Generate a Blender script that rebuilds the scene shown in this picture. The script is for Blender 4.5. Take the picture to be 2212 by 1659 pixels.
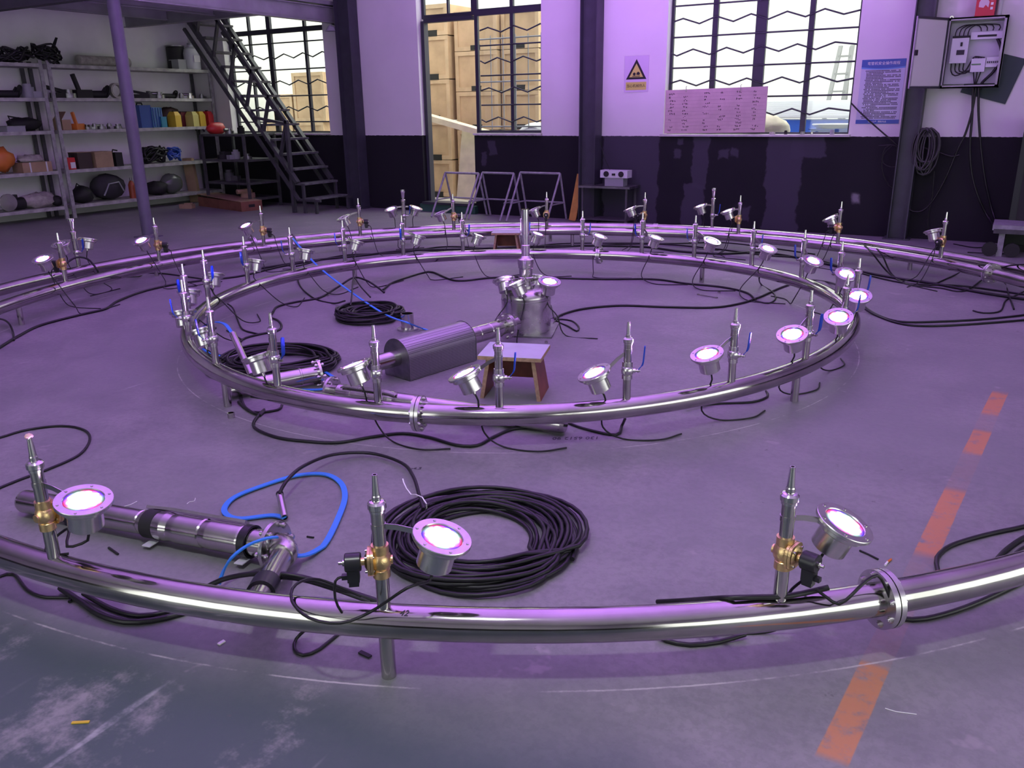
import bpy, math, random
import numpy as np
from mathutils import Vector, Matrix
random.seed(7)
PI = math.pi
SC = bpy.context.scene
COL = SC.collection
for o in list(bpy.data.objects):
    bpy.data.objects.remove(o)

# ---------------------------------------------------------------- camera (room axes: X along back wall, Y into the room)
HC, FPX, PITCH, ROLL, YAW = 1.68, 1793.0, .3191, -.0151, math.radians(30.8)
def _w(v):
    c, s = math.cos(YAW), math.sin(YAW)
    return np.array([v[0]*c-v[1]*s, v[0]*s+v[1]*c, v[2]])
_f = np.array([0, math.cos(PITCH), -math.sin(PITCH)]); _u = np.array([0, math.sin(PITCH), math.cos(PITCH)]); _r = np.array([1., 0, 0])
CR = _w(math.cos(ROLL)*_r+math.sin(ROLL)*_u); CU = _w(-math.sin(ROLL)*_r+math.cos(ROLL)*_u); CF = _w(_f)
CO = np.array([0, 0, HC])
cam = bpy.data.cameras.new('camera'); cam.sensor_width = 36; cam.lens = FPX/2212*36; cam.clip_start = .05; cam.clip_end = 200
camo = bpy.data.objects.new('camera', cam); COL.objects.link(camo)
camo.matrix_world = Matrix(((CR[0], CU[0], -CF[0], 0), (CR[1], CU[1], -CF[1], 0), (CR[2], CU[2], -CF[2], HC), (0, 0, 0, 1)))
SC.camera = camo
HR, HF = _w((1, 0, 0)), _w((0, 1, 0))      # horizontal right / forward seen from the doorway where the picture was taken

# ---------------------------------------------------------------- light and exposure
SC.view_settings.view_transform = 'Standard'; SC.view_settings.look = 'None'
SC.view_settings.gamma = 1; SC.view_settings.use_curve_mapping = False
SC.view_settings.exposure = 0.0
SKY = 2.7            # overcast daylight
LED = 3700.0           # radiance of a lit lamp lens
HIGHBAY = 76.0      # watts of the neutral hall lamp
SKYLIGHT = 930.0    # daylight through the roof of the store behind
wd = bpy.data.worlds.new('world'); SC.world = wd; wd.use_nodes = True
bg = wd.node_tree.nodes['Background']; bg.inputs[0].default_value = (.95, 1, .95, 1); bg.inputs[1].default_value = SKY
def area(name, loc, size, sizey, power, col, rot=(0, 0, 0), shape='RECTANGLE'):
    l = bpy.data.lights.new(name, 'AREA'); l.shape = shape; l.size = size; l.size_y = sizey; l.energy = power; l.color = col
    o = bpy.data.objects.new(name, l); COL.objects.link(o); o.location = loc; o.rotation_euler = rot
    return o
area('store_skylight', (-7, 16.2, 6.8), 15, 5.5, SKYLIGHT, (1, .985, .93))
area('hall_lamp_light', (-.9, .3, 4.42), .32, .22, HIGHBAY, (.90, 1, .90))
SC.cycles.use_light_tree = False
for nm_, lo_, sx_, sy_, ro_ in (('side_gateway_portal', (5.2, 1.5, 1.35), 2.7, 10, (0, PI/2, 0)), ('gateway_portal', (-3.8, -5.5, 2.1), 4.8, 4.2, (PI/2, 0, PI))):
    p_ = area(nm_, lo_, sx_, sy_, 1, (1, 1, 1), ro_); p_.data.cycles.is_portal = True
SC.cycles.use_denoising = True
SC.cycles.max_bounces = 4; SC.cycles.diffuse_bounces = 3; SC.cycles.glossy_bounces = 3; SC.cycles.transmission_bounces = 2; SC.cycles.transparent_max_bounces = 6
SC.cycles.sample_clamp_indirect = 6; SC.cycles.caustics_reflective = False; SC.cycles.caustics_refractive = False

# ---------------------------------------------------------------- placing helpers
def ray(x, y): return (x-1106)/FPX*CR-(y-829.5)/FPX*CU+CF
def fl(x, y, z=0.):                      # point of the photograph on the level z
    d = ray(x, y); return CO+d*((z-HC)/d[2])
def pl(x, y, ax, val):                   # point of the photograph on the plane axis = val
    d = ray(x, y); return CO+d*((val-CO[ax])/d[ax])
def bw(x, y, Y=12.1): return pl(x, y, 1, Y)
def lw(x, y, X=-14.0): return pl(x, y, 0, X)

# ---------------------------------------------------------------- mesh builder
def mat_to(a, b):                        # matrix with +Z from a to b at a
    a, b = Vector(a), Vector(b); q = (b-a).to_track_quat('Z', 'Y')
    return Matrix.Translation(a) @ q.to_matrix().to_4x4()
class MB:
    def __init__(s): s.v, s.f, s.s = [], [], []
    def add(s, vs, fs, smooth=False, M=None):
        n = len(s.v)
        if M is not None: vs = [tuple(M @ Vector(v)) for v in vs]
        s.v += [tuple(v) for v in vs]; s.f += [tuple(i+n for i in f) for f in fs]; s.s += [smooth]*len(fs); return s
    def box(s, c, d, M=None, rz=0):
        x, y, z = c; a, b, h = d[0]/2, d[1]/2, d[2]/2
        if rz:
            M0 = Matrix.Translation((x, y, z)) @ Matrix.Rotation(rz, 4, 'Z'); M = M0 if M is None else M @ M0; x = y = z = 0
        vs = [(x+i*a, y+j*b, z+k*h) for k in (-1, 1) for i, j in ((-1, -1), (1, -1), (1, 1), (-1, 1))]
        return s.add(vs, [(3, 2, 1, 0), (4, 5, 6, 7), (0, 1, 5, 4), (1, 2, 6, 5), (2, 3, 7, 6), (3, 0, 4, 7)], False, M)
    def lathe(s, prof, n=20, M=None, share=False, closed=False):
        cs = [(math.cos(2*PI*i/n), math.sin(2*PI*i/n)) for i in range(n)]
        if share:
            vs = [(r*c, r*q, z) for r, z in prof for c, q in cs]
            fs = [(k*n+i, k*n+(i+1) % n, (k+1)*n+(i+1) % n, (k+1)*n+i) for k in range(len(prof)-1) for i in range(n)]
            s.add(vs, fs, True, M)
        else:
            pr = list(prof)+([prof[0]] if closed else [])
            for (r0, z0), (r1, z1) in zip(pr, pr[1:]):
                if r0 == 0 and r1 == 0: continue
                if r0 == 0 or r1 == 0:
                    r, z, zc = (r1, z1, z0) if r0 == 0 else (r0, z0, z1)
                    vs = [(r*c, r*q, z) for c, q in cs]+[(0, 0, zc)]
                    s.add(vs, [(i, (i+1) % n, n) if r1 == 0 else ((i+1) % n, i, n) for i in range(n)], z != zc, M)
                else:
                    vs = [(r0*c, r0*q, z0) for c, q in cs]+[(r1*c, r1*q, z1) for c, q in cs]
                    s.add(vs, [(i, (i+1) % n, n+(i+1) % n, n+i) for i in range(n)], abs(z1-z0) > 1e-6, M)
        return s
    def cyl(s, a, b, r, n=16, r2=None):
        L = (Vector(b)-Vector(a)).length; r2 = r if r2 is None else r2
        return s.lathe([(0, 0), (r, 0), (r2, L), (0, L)], n, mat_to(a, b))
    def tube(s, pts, r, n=8, closed=False, cap=True):
        P = [Vector(p) for p in pts]; N = len(P); vs = []; fs = []
        t = (P[1]-P[0]).normalized(); nr = t.orthogonal().normalized()
        for i in range(N):
            a = P[i-1] if (i or closed) else P[i]; b = P[(i+1) % N] if (i < N-1 or closed) else P[i]
            t = (b-a).normalized() if (b-a).length > 1e-9 else t
            nr = (nr-t*nr.dot(t)); nr = nr.normalized() if nr.length > 1e-6 else t.orthogonal().normalized(); bn = t.cross(nr)
            rr = r[i] if isinstance(r, (list, tuple)) else r
            vs += [tuple(P[i]+(nr*math.cos(2*PI*k/n)+bn*math.sin(2*PI*k/n))*rr) for k in range(n)]
        m = N if closed else N-1
        for i in range(m):
            j = (i+1) % N
            fs += [(i*n+k, i*n+(k+1) % n, j*n+(k+1) % n, j*n+k) for k in range(n)]
        s.add(vs, fs, True)
        if cap and not closed:
            s.add(vs[:n], [tuple(range(n-1, -1, -1))]); s.add(vs[-n:], [tuple(range(n))])
        return s
    def ribbon(s, pts, w, h, up=(0, 0, 1)):
        P = [Vector(p) for p in pts]; N = len(P); vs = []; U = Vector(up)
        for i in range(N):
            t = (P[min(i+1, N-1)]-P[max(i-1, 0)]).normalized(); sd = t.cross(U); sd = sd.normalized() if sd.length > 1e-6 else Vector((1, 0, 0)); u2 = sd.cross(t)
            vs += [tuple(P[i]+sd*a*w/2+u2*b*h/2) for a, b in ((-1, -1), (1, -1), (1, 1), (-1, 1))]
        fs = [(i*4+k, i*4+(k+1) % 4, i*4+4+(k+1) % 4, i*4+4+k) for i in range(N-1) for k in range(4)]+[(3, 2, 1, 0), tuple(range(N*4-4, N*4))]
        return s.add(vs, fs)
    def bar(s, a, b, w, h, up=(0, 0, 1)): return s.ribbon([a, b], w, h, up)
    def prism(s, poly, z0, z1, M=None):
        n = len(poly)
        return s.add([(x, y, z0) for x, y in poly]+[(x, y, z1) for x, y in poly],
                     [tuple(range(n-1, -1, -1)), tuple(range(n, 2*n))]+[(i, (i+1) % n, n+(i+1) % n, n+i) for i in range(n)], False, M)
    def ball(s, c, r, n=12, m=8, jit=0, seed=0):
        rx, ry, rz = r if isinstance(r, (list, tuple)) else (r, r, r); rn = random.Random(seed)
        vs = [(0, 0, -1)]; fs = []
        for j in range(1, m):
            a = -PI/2+PI*j/m
            vs += [(math.cos(a)*math.cos(2*PI*i/n), math.cos(a)*math.sin(2*PI*i/n), math.sin(a)) for i in range(n)]
        vs.append((0, 0, 1)); T = len(vs)-1
        out = []
        for x, y, z in vs:
            k = 1+rn.uniform(-jit, jit); out.append((c[0]+x*rx*k, c[1]+y*ry*k, c[2]+z*rz*k))
        fs += [(0, 1+(i+1) % n, 1+i) for i in range(n)]
        for j in range(m-2): fs += [(1+j*n+i, 1+j*n+(i+1) % n, 1+(j+1)*n+(i+1) % n, 1+(j+1)*n+i) for i in range(n)]
        fs += [(1+(m-2)*n+i, 1+(m-2)*n+(i+1) % n, T) for i in range(n)]
        return s.add(out, fs, True)
    def mesh(s, name):
        me = bpy.data.meshes.new(name); me.from_pydata(s.v, [], s.f)
        me.polygons.foreach_set('use_smooth', s.s); me.update(); return me
def smooth_path(pts, step=.03, closed=False):
    P = [np.array(p, float) for p in pts]; out = []; N = len(P)
    for i in range(N if closed else N-1):
        p1, p2 = P[i], P[(i+1) % N]
        p0 = P[i-1] if (i > 0 or closed) else 2*p1-p2
        p3 = P[(i+2) % N] if (i+2 < N or closed) else 2*p2-p1
        k = max(2, int(np.linalg.norm(p2-p1)/step))
        for j in range(k):
            t = j/k; out.append(tuple(.5*((2*p1)+(-p0+p2)*t+(2*p0-5*p1+4*p2-p3)*t*t+(-p0+3*p1-3*p2+p3)*t**3)))
    if not closed: out.append(tuple(P[-1]))
    return out
def ob(name, m, mat, parent=None, loc=None, rot=None, M=None, label=None):
    me = m.mesh(name) if isinstance(m, MB) else m
    o = bpy.data.objects.new(name, me); COL.objects.link(o)
    if mat is not None and not me.materials: me.materials.append(mat)
    if parent is not None: o.parent = parent
    if M is not None: o.matrix_local = M
    else:
        if loc is not None: o.location = tuple(loc)
        if rot is not None: o.rotation_euler = rot
    if label: o['label'] = label
    return o
def tag(o, label, cat, group=None):
    o['label'] = label; o['category'] = cat
    if group: o['group'] = group
    return o
def thing(name, label, cat, loc=(0, 0, 0), rz=0, group=None, M=None):
    o = bpy.data.objects.new(name, None); COL.objects.link(o); o.empty_display_size = .1
    if M is not None: o.matrix_world = M
    else: o.location = tuple(loc); o.rotation_euler = (0, 0, rz)
    return tag(o, label, cat, group)
def struct(name, m, mat, parent=None, label=None):
    o = ob(name, m, mat, parent)
    if parent is None: o['kind'] = 'structure'
    if label: o['label'] = label
    return o
def one(name, m, mat, label, cat, group=None, loc=None, rot=None): return tag(ob(name, m, mat, None, loc, rot), label, cat, group)

# ---------------------------------------------------------------- materials
def mk(name, col, rough=.5, metal=0., noise=0., nscale=8., bump=0., bscale=60., spec=.5, emit=None, es=0., rvar=0., alpha=None, trans=0., col2=None, aniso=0.):
    m = bpy.data.materials.new(name); m.use_nodes = True; nt = m.node_tree; b = nt.nodes['Principled BSDF']; N, L = nt.nodes, nt.links
    c = tuple(col)+(1,)
    b.inputs['Base Color'].default_value = c; b.inputs['Roughness'].default_value = rough; b.inputs['Metallic'].default_value = metal
    b.inputs['Specular IOR Level'].default_value = spec
    if trans: b.inputs['Transmission Weight'].default_value = trans
    if alpha is not None: b.inputs['Alpha'].default_value = alpha
    if emit: b.inputs['Emission Color'].default_value = tuple(emit)+(1,); b.inputs['Emission Strength'].default_value = es
    if noise or bump or rvar or col2:
        tc = N.new('ShaderNodeTexCoord'); nz = N.new('ShaderNodeTexNoise'); nz.inputs['Scale'].default_value = nscale; nz.inputs['Detail'].default_value = 5
        L.new(tc.outputs['Object'], nz.inputs['Vector'])
        if noise or col2:
            rp = N.new('ShaderNodeValToRGB'); rp.color_ramp.elements[0].position = .35; rp.color_ramp.elements[1].position = .68
            k = 1-noise; rp.color_ramp.elements[0].color = (c[0]*k, c[1]*k, c[2]*k, 1) if col2 is None else tuple(col2)+(1,)
            rp.color_ramp.elements[1].color = c if col2 is not None else (min(1, c[0]*(1+noise*.4)), min(1, c[1]*(1+noise*.4)), min(1, c[2]*(1+noise*.4)), 1)
            L.new(nz.outputs['Fac'], rp.inputs['Fac']); L.new(rp.outputs['Color'], b.inputs['Base Color'])
        if rvar:
            mr = N.new('ShaderNodeMapRange'); mr.inputs['To Min'].default_value = max(.02, rough-rvar); mr.inputs['To Max'].default_value = min(1, rough+rvar)
            L.new(nz.outputs['Fac'], mr.inputs['Value']); L.new(mr.outputs['Result'], b.inputs['Roughness'])
        if bump:
            n2 = N.new('ShaderNodeTexNoise'); n2.inputs['Scale'].default_value = bscale; n2.inputs['Detail'].default_value = 4; L.new(tc.outputs['Object'], n2.inputs['Vector'])
            bp = N.new('ShaderNodeBump'); bp.inputs['Strength'].default_value = bump; bp.inputs['Distance'].default_value = .01
            L.new(n2.outputs['Fac'], bp.inputs['Height']); L.new(bp.outputs['Normal'], b.inputs['Normal'])
    return m
STEEL = mk('stainless_steel', (.58, .565, .545), .18, 1, noise=.18, nscale=5, rvar=.07)
PIPE = mk('stainless_pipe', (.50, .485, .465), .13, 1, noise=.25, nscale=3.5, rvar=.06)
POLISH = mk('polished_steel', (.70, .69, .68), .14, 1)
BRUSH = mk('brushed_steel', (.66, .65, .64), .27, 1, noise=.12, nscale=20)
WELD = mk('ground_steel', (.64, .63, .61), .26, 1, noise=.25, nscale=9, rvar=.1)
DULL = mk('dull_steel', (.30, .30, .31), .42, 1, noise=.3, nscale=12)
BRASS = mk('cast_brass', (.86, .62, .30), .32, 1, noise=.15, nscale=40, bump=.1, bscale=300)
RUBBER = mk('black_rubber', (.012, .012, .014), .42, noise=.4, nscale=20, spec=.4)
PLAS = mk('black_plastic', (.014, .014, .018), .32)
BLUE = mk('blue_vinyl', (.012, .055, .42), .35)
BLUEC = mk('blue_flat_cable', (.035, .24, .74), .45)
WHITEP = mk('white_plastic', (.75, .75, .74), .4)
PERF = mk('perforated_sheet', (.33, .33, .34), .38, 1)
DARKST = mk('dark_painted_steel', (.045, .047, .06), .5, noise=.2, nscale=6)
STAIR = mk('grey_painted_steel', (.055, .058, .062), .5, noise=.25, nscale=8)
TREAD = mk('worn_tread_steel', (.12, .125, .13), .5, noise=.4, nscale=10)
FRAME = mk('window_steel', (.03, .032, .045), .5)
MEZZ = mk('mezzanine_steel', (.30, .30, .32), .6, noise=.2, nscale=3)
POLEM = mk('purple_grey_pole_paint', (.13, .115, .17), .5, noise=.15, nscale=5)
SHELF = mk('shelf_grey_board', (.42, .42, .40), .6, noise=.35, nscale=9)
SHPOST = mk('shelf_post_paint', (.34, .34, .34), .5, noise=.3, nscale=14)
RACK = mk('rack_dark_steel', (.07, .072, .075), .55, noise=.3, nscale=10)
PLY = mk('plywood', (.56, .38, .23), .65, noise=.16, nscale=3.5)
PLYB = mk('plywood_batten', (.61, .43, .27), .65, noise=.14, nscale=5)
PLYP = mk('pale_timber', (.74, .64, .47), .65, noise=.15, nscale=4)
CARD = mk('cardboard', (.36, .25, .15), .8, noise=.15, nscale=6)
CARDR = mk('red_brown_carton', (.24, .10, .06), .75, noise=.2, nscale=6)
STOOLW = mk('red_brown_wood', (.20, .055, .025), .5, noise=.35, nscale=9)
STOOLE = mk('chipboard_edge', (.42, .28, .17), .75, noise=.25, nscale=60)
STOOLT = mk('pale_laminate', (.50, .52, .60), .4, noise=.1, nscale=7)
BLK = mk('matte_black', (.012, .012, .013), .7)
REDP = mk('red_plastic', (.55, .03, .035), .4)
YELP = mk('yellow_plastic', (.62, .42, .04), .45)
PYEL = mk('pale_yellow_plastic', (.55, .50, .16), .5)
ORGP = mk('orange_plastic', (.60, .17, .03), .5)
TEAL = mk('teal_plastic', (.03, .22, .30), .5)
BLUEB = mk('blue_plastic', (.03, .08, .28), .45)
BRBLUE = mk('bright_blue_paint', (.03, .12, .62), .4)
GREYP = mk('grey_plastic', (.30, .31, .33), .55)
WHITEC = mk('white_container', (.62, .63, .66), .5)
CLOTH = mk('dusty_cloth', (.42, .40, .36), .9, noise=.3, nscale=12, bump=.4, bscale=25)
ALU = mk('ladder_aluminium', (.20, .20, .20), .5, 0)
YELW = mk('yellow_painted_wood', (.55, .30, .05), .6, noise=.2, nscale=10)
INK = mk('dark_ink', (.02, .016, .03), .6)
TRESTLE = mk('grey_tube_paint', (.30, .29, .33), .45, noise=.25, nscale=20)

class NT:                                 # small expression helper over a material's nodes
    def __init__(s, name, rough=.5):
        s.m = bpy.data.materials.new(name); s.m.use_nodes = True; s.nt = s.m.node_tree; s.b = s.nt.nodes['Principled BSDF']
        s.b.inputs['Roughness'].default_value = rough
        s.tc = s.nt.nodes.new('ShaderNodeTexCoord'); sp = s.nt.nodes.new('ShaderNodeSeparateXYZ'); s.P = s.tc.outputs['Object']
        s.nt.links.new(s.P, sp.inputs[0]); s.x, s.y, s.z = sp.outputs
    def inp(s, k, v):
        if hasattr(v, 'is_linked'): s.nt.links.new(v, k)
        else: k.default_value = v
    def op(s, o, a, b=0., c=0.):
        n = s.nt.nodes.new('ShaderNodeMath'); n.operation = o
        s.inp(n.inputs[0], a); s.inp(n.inputs[1], b)
        if o in ('MULTIPLY_ADD', 'SMOOTH_MIN'): s.inp(n.inputs[2], c)
        return n.outputs[0]
    def add(s, a, b): return s.op('ADD', a, b)
    def sub(s, a, b): return s.op('SUBTRACT', a, b)
    def mul(s, a, b): return s.op('MULTIPLY', a, b)
    def step(s, v, lo, hi):               # 0 below lo, 1 above hi (or falling when lo > hi)
        n = s.nt.nodes.new('ShaderNodeMapRange'); n.interpolation_type = 'SMOOTHSTEP'
        s.inp(n.inputs['Value'], v)
        if lo < hi: n.inputs[1].default_value, n.inputs[2].default_value = lo, hi
        else: n.inputs[1].default_value, n.inputs[2].default_value = hi, lo; n.inputs[3].default_value, n.inputs[4].default_value = 1, 0
        return n.outputs[0]
    def noise(s, scale, detail=4, rough=.55, off=(0, 0, 0), dist=0., sc=(1, 1, 1), rot=0.):
        mp = s.nt.nodes.new('ShaderNodeMapping'); s.nt.links.new(s.P, mp.inputs[0]); mp.inputs[1].default_value = off; mp.inputs[3].default_value = sc; mp.inputs[2].default_value = (0, 0, rot)
        n = s.nt.nodes.new('ShaderNodeTexNoise'); s.nt.links.new(mp.outputs[0], n.inputs['Vector'])
        n.inputs['Scale'].default_value = scale; n.inputs['Detail'].default_value = detail; n.inputs['Roughness'].default_value = rough; n.inputs['Distortion'].default_value = dist
        return n.outputs['Fac']
    def band(s, v, lo, hi, e=.004): return s.mul(s.step(v, lo-e, lo+e), s.step(v, hi+e, hi-e))
    def rect(s, u0, u1, v0, v1, u, v, e=.01, wob=None, amp=0.):
        if wob is not None:
            d = s.mul(s.sub(wob, .5), amp); u = s.add(u, d); v = s.add(v, d)
        return s.mul(s.band(u, u0, u1, e), s.band(v, v0, v1, e))
    def mix(s, fac, a, b):
        n = s.nt.nodes.new('ShaderNodeMix'); n.data_type = 'RGBA'
        s.inp(n.inputs[0], fac)
        for k, v in ((6, a), (7, b)):
            if isinstance(v, tuple): n.inputs[k].default_value = v+(1,)
            else: s.nt.links.new(v, n.inputs[k])
        return n.outputs[2]
    def done(s, col, rough=None, bump=None, bs=.2, bd=.01):
        s.nt.links.new(col, s.b.inputs['Base Color']) if not isinstance(col, tuple) else None
        if rough is not None: s.inp(s.b.inputs['Roughness'], rough)
        if bump is not None:
            n = s.nt.nodes.new('ShaderNodeBump'); n.inputs['Strength'].default_value = bs; n.inputs['Distance'].default_value = bd
            s.nt.links.new(bump, n.inputs['Height']); s.nt.links.new(n.outputs[0], s.b.inputs['Normal'])
        return s.m

QI = [2.5114, .0208, -.0007, -.0069, .0257, -.0454, .0201]; CI = (-3.30, 5.6255)
QO = [4.3125, .0138, -.0069, .0141, .0284, -.0179, -.0038]; CN = (-3.182, 5.627)
ZP, RP = .2, .0535                        # pipe axis height, pipe radius
def ring_r(q, t): return q[0]+sum(q[2*k-1]*math.cos(k*t)+q[2*k]*math.sin(k*t) for k in (1, 2, 3))
def ring_pt(q, C, deg, z=ZP, dr=0.):
    t = math.radians(deg); r = ring_r(q, t)+dr; return (C[0]+r*math.cos(t), C[1]+r*math.sin(t), z)

def floor_material():
    n = NT('worn_painted_concrete', .45)
    big = n.noise(.55, 3, .6, (3, 1, 0)); mid = n.noise(2.2, 6, .72, (1, 7, 0)); fine = n.noise(30, 3, .7)
    streak = n.noise(7, 4, .7, (0, 2, 0), 0., (1, .16, 1), .7)
    col = n.mix(n.step(mid, .34, .68), (.190, .190, .195), (.275, .265, .27)); col = n.mix(n.mul(n.step(fine, .56, .40), .22), col, (.115, .115, .12))
    col = n.mix(n.mul(n.step(big, .38, .66), .6), col, (.205, .213, .21))
    # green floor paint left in patches, most of it along the walkway in front
    fr = n.add(n.mul(n.x, -.125), n.mul(n.y, 1.09))
    near = n.step(n.add(fr, n.mul(n.sub(big, .5), 1.0)), 2.05, 1.6)
    pat = n.step(n.add(mid, n.mul(n.sub(big, .5), .7)), .68, .54)
    col = n.mix(n.mul(n.mul(near, pat), .9), col, (.052, .082, .080))
    col = n.mix(n.mul(n.mul(n.sub(1., near), n.step(big, .44, .30)), .35), col, (.16, .175, .17))
    col = n.mix(n.mul(n.step(n.noise(3.1, 4, .65, (9, 4, 0)), .66, .71), .35), col, (.40, .35, .37))
    col = n.mix(n.mul(n.step(streak, .68, .80), .3), col, (.42, .40, .41))
    scr = n.mul(n.noise(9, 2, .5, (5, 3, 0), 0, (1, .11, 1), -.95), n.add(.88, n.mul(near, .12)))
    col = n.mix(n.mul(n.mul(n.step(scr, .63, .69), n.step(mid, .42, .6)), .5), col, (.47, .47, .48))
    col = n.mix(n.mul(n.step(n.noise(14, 3, .7, (2, 9, 0)), .33, .25), .6), col, (.10, .095, .10))
    # worn orange walkway line
    u = n.sub(n.x, n.add(-.195, n.mul(n.sub(n.y, 2.), .084))); u = n.add(u, n.mul(n.sub(mid, .5), .012))
    l = n.band(u, -.043, .043, .003)
    dash = n.add(n.add(n.band(n.y, 1.99, 2.47, .02), n.band(n.y, 3.30, 3.98, .05)), n.add(n.band(n.y, 4.50, 4.86, .04), n.band(n.y, 5.18, 5.62, .05)))
    dash = n.add(dash, n.mul(n.band(n.y, 2.4, 5.3, .1), .12))
    wear = n.step(n.noise(11, 4, .7, (4, 4, 0)), .26, .52)
    col = n.mix(n.mul(n.mul(l, n.op('MINIMUM', dash, 1.)), n.mul(wear, .8)), col, (.56, .23, .085))
    # chalk circles the rings were laid out on
    for C, R in ((CN, 4.362), (CI, 2.572)):
        d = n.op('SQRT', n.add(n.op('POWER', n.sub(n.x, C[0]), 2.), n.op('POWER', n.sub(n.y, C[1]), 2.)))
        ck = n.mul(n.band(n.add(d, n.mul(n.sub(fine, .5), .006)), R-.0035, R+.0035, .002), n.step(mid, .40, .58))
        col = n.mix(n.mul(ck, .6), col, (.62, .60, .56))
    n.b.inputs['Specular IOR Level'].default_value = .3
    rg = n.add(.40, n.mul(mid, .24))
    return n.done(col, rg, n.add(n.mul(fine, .5), mid), .12, .006)
def wall_material(patches=False):
    n = NT('two_tone_wall_paint', .6)
    big = n.noise(1.1, 4, .55, (2, 3, 1)); fine = n.noise(18, 4, .6)
    up = n.mix(n.mul(n.step(big, .40, .68), .5), (.72, .715, .71), (.64, .635, .63))
    lo = n.mix(n.mul(n.step(big, .4, .7), .6), (.0185, .018, .0225), (.0145, .0140, .018))
    if patches:                           # repainted patches in a lighter grey under the windows
        w = n.noise(3.2, 5, .6, (5, 1, 2)); lite = (.058, .054, .074)
        for u0, u1, v0, v1 in ((-5.5, -4.62, -.2, 1.4), (-4.1, -3.86, .55, 1.4), (-4.22, -3.9, -.2, .6), (-3.02, -2.55, -.2, 1.4), (-2.7, -2.25, 1.0, 1.4), (-3.72, -3.58, .96, 1.08), (-3.56, -3.42, 1.0, 1.1),
                               (-4.38, -4.27, .98, 1.10), (-4.33, -4.24, 1.17, 1.25), (-3.33, -3.22, .1, .3), (-7.6, -7.45, .95, 1.22), (-7.75, -7.66, .8, 1.0)):
            lo = n.mix(n.mul(n.rect(u0, u1, v0, v1, n.x, n.z, .015, w, .22), .9), lo, lite)
        lo = n.mix(n.mul(n.rect(-1.86, -1.76, .42, .55, n.x, n.z, .03, w, .2), .7), lo, (.30, .29, .32))
    n.b.inputs['Specular IOR Level'].default_value = .12
    z = n.add(n.z, n.mul(n.sub(fine, .5), .02))
    return n.done(n.mix(n.step(z, 1.277, 1.283), lo, up), .62, fine, .06, .004)
FLOORM = floor_material(); WALLM = wall_material(True); WALLP = wall_material()
PLASTER = mk('white_plaster', (.84, .84, .84), .7, noise=.08, nscale=2)
ROOF = mk('pale_roof_sheet', (.66, .65, .66), .45, noise=.08, nscale=2)
STOREW = mk('store_white_wall', (.70, .715, .68), .7, noise=.04, nscale=1.5)
STOREF = mk('store_floor', (.55, .53, .48), .6, noise=.15, nscale=2)
SILL = mk('green_sill_paint', (.03, .10, .07), .5)
SILLW = mk('pale_sill', (.62, .60, .58), .6, noise=.2, nscale=9)

# ---------------------------------------------------------------- the hall
XL, XR, YF, YB, ZC = -14.62, 5.2, -5.5, 12.1, 4.85
WT = .24
struct('floor', MB().box(((XL+XR)/2, (YF+YB)/2+.12, -.06), (XR-XL, YB-YF+WT, .12)), FLOORM, label='worn grey concrete hall floor with green paint patches and orange line')
def wall_pieces(x0, x1, z0, z1, holes, yc, t):
    m = MB(); xs = sorted({x0, x1, *[h[0] for h in holes], *[h[1] for h in holes]}); zs = sorted({z0, z1, *[h[2] for h in holes], *[h[3] for h in holes]})
    for a, b in zip(xs, xs[1:]):
        run = None
        for c, d in zip(zs, zs[1:]):
            if any(h[0] <= a+1e-6 and b <= h[1]+1e-6 and h[2] <= c+1e-6 and d <= h[3]+1e-6 for h in holes):
                if run: m.box(((a+b)/2, yc, (run[0]+run[1])/2), (b-a, t, run[1]-run[0])); run = None
            else: run = (run[0], d) if run else (c, d)
        if run: m.box(((a+b)/2, yc, (run[0]+run[1])/2), (b-a, t, run[1]-run[0]))
    return m
W1 = (-13.62, -11.04, 1.30, 3.75)         # window by the stair
DR = (-8.95, -7.87, .13, 3.14); W2 = (-8.95, -6.60, 1.30, 3.95)   # doorway and the window beside and above it
W3 = (-4.56, -1.99, 1.29, 3.75)
struct('wall_back', wall_pieces(XL, XR, 0, ZC, [W1, DR, W2, W3], YB+WT/2, WT), WALLM, label='two-tone back wall, white above a dark grey dado')
struct('wall_left', MB().box((XL-.1, (YF+YB)/2, ZC/2), (.2, YB-YF, ZC)), PLASTER, label='grey-white left wall behind the storage shelves')
o_ = struct('wall_right', wall_pieces(YF, YB, 0, ZC, [(-3.5, 6.5, 0, 2.7)], 0, .2), WALLP, label='two-tone right wall of the hall with a wide open gateway'); o_.matrix_world = Matrix(((0, -1, 0, XR+.1), (1, 0, 0, 0), (0, 0, 1, 0), (0, 0, 0, 1)))
struct('wall_front', wall_pieces(XL, XR, 0, ZC, [(-6.2, -1.4, 0, 4.2)], YF-.1, .2), WALLP, label='front wall of the hall with the open gateway')
struct('ceiling', MB().box(((XL+XR)/2, (YF+YB)/2, ZC+.05), (XR-XL+.4, YB-YF+.6, .1)), ROOF, label='pale metal roof of the hall')
# the store behind the wall, seen through the windows
sf = struct('floor_store', MB().box((-7, 15.7, -.05), (18, 6.7, .1)), STOREF, label='pale concrete floor of the store behind the windows')
struct('wall_store', MB().box((-7, 18.9, 3.2), (18, .2, 6.4)), STOREW, label='white far wall of the store seen through the windows')
struct('wall_store_left', MB().box((-16.1, 15.7, 3.2), (.2, 6.6, 6.4)), STOREW)
struct('wall_store_right', MB().box((2.1, 15.7, 3.2), (.2, 6.6, 6.4)), STOREW)

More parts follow.
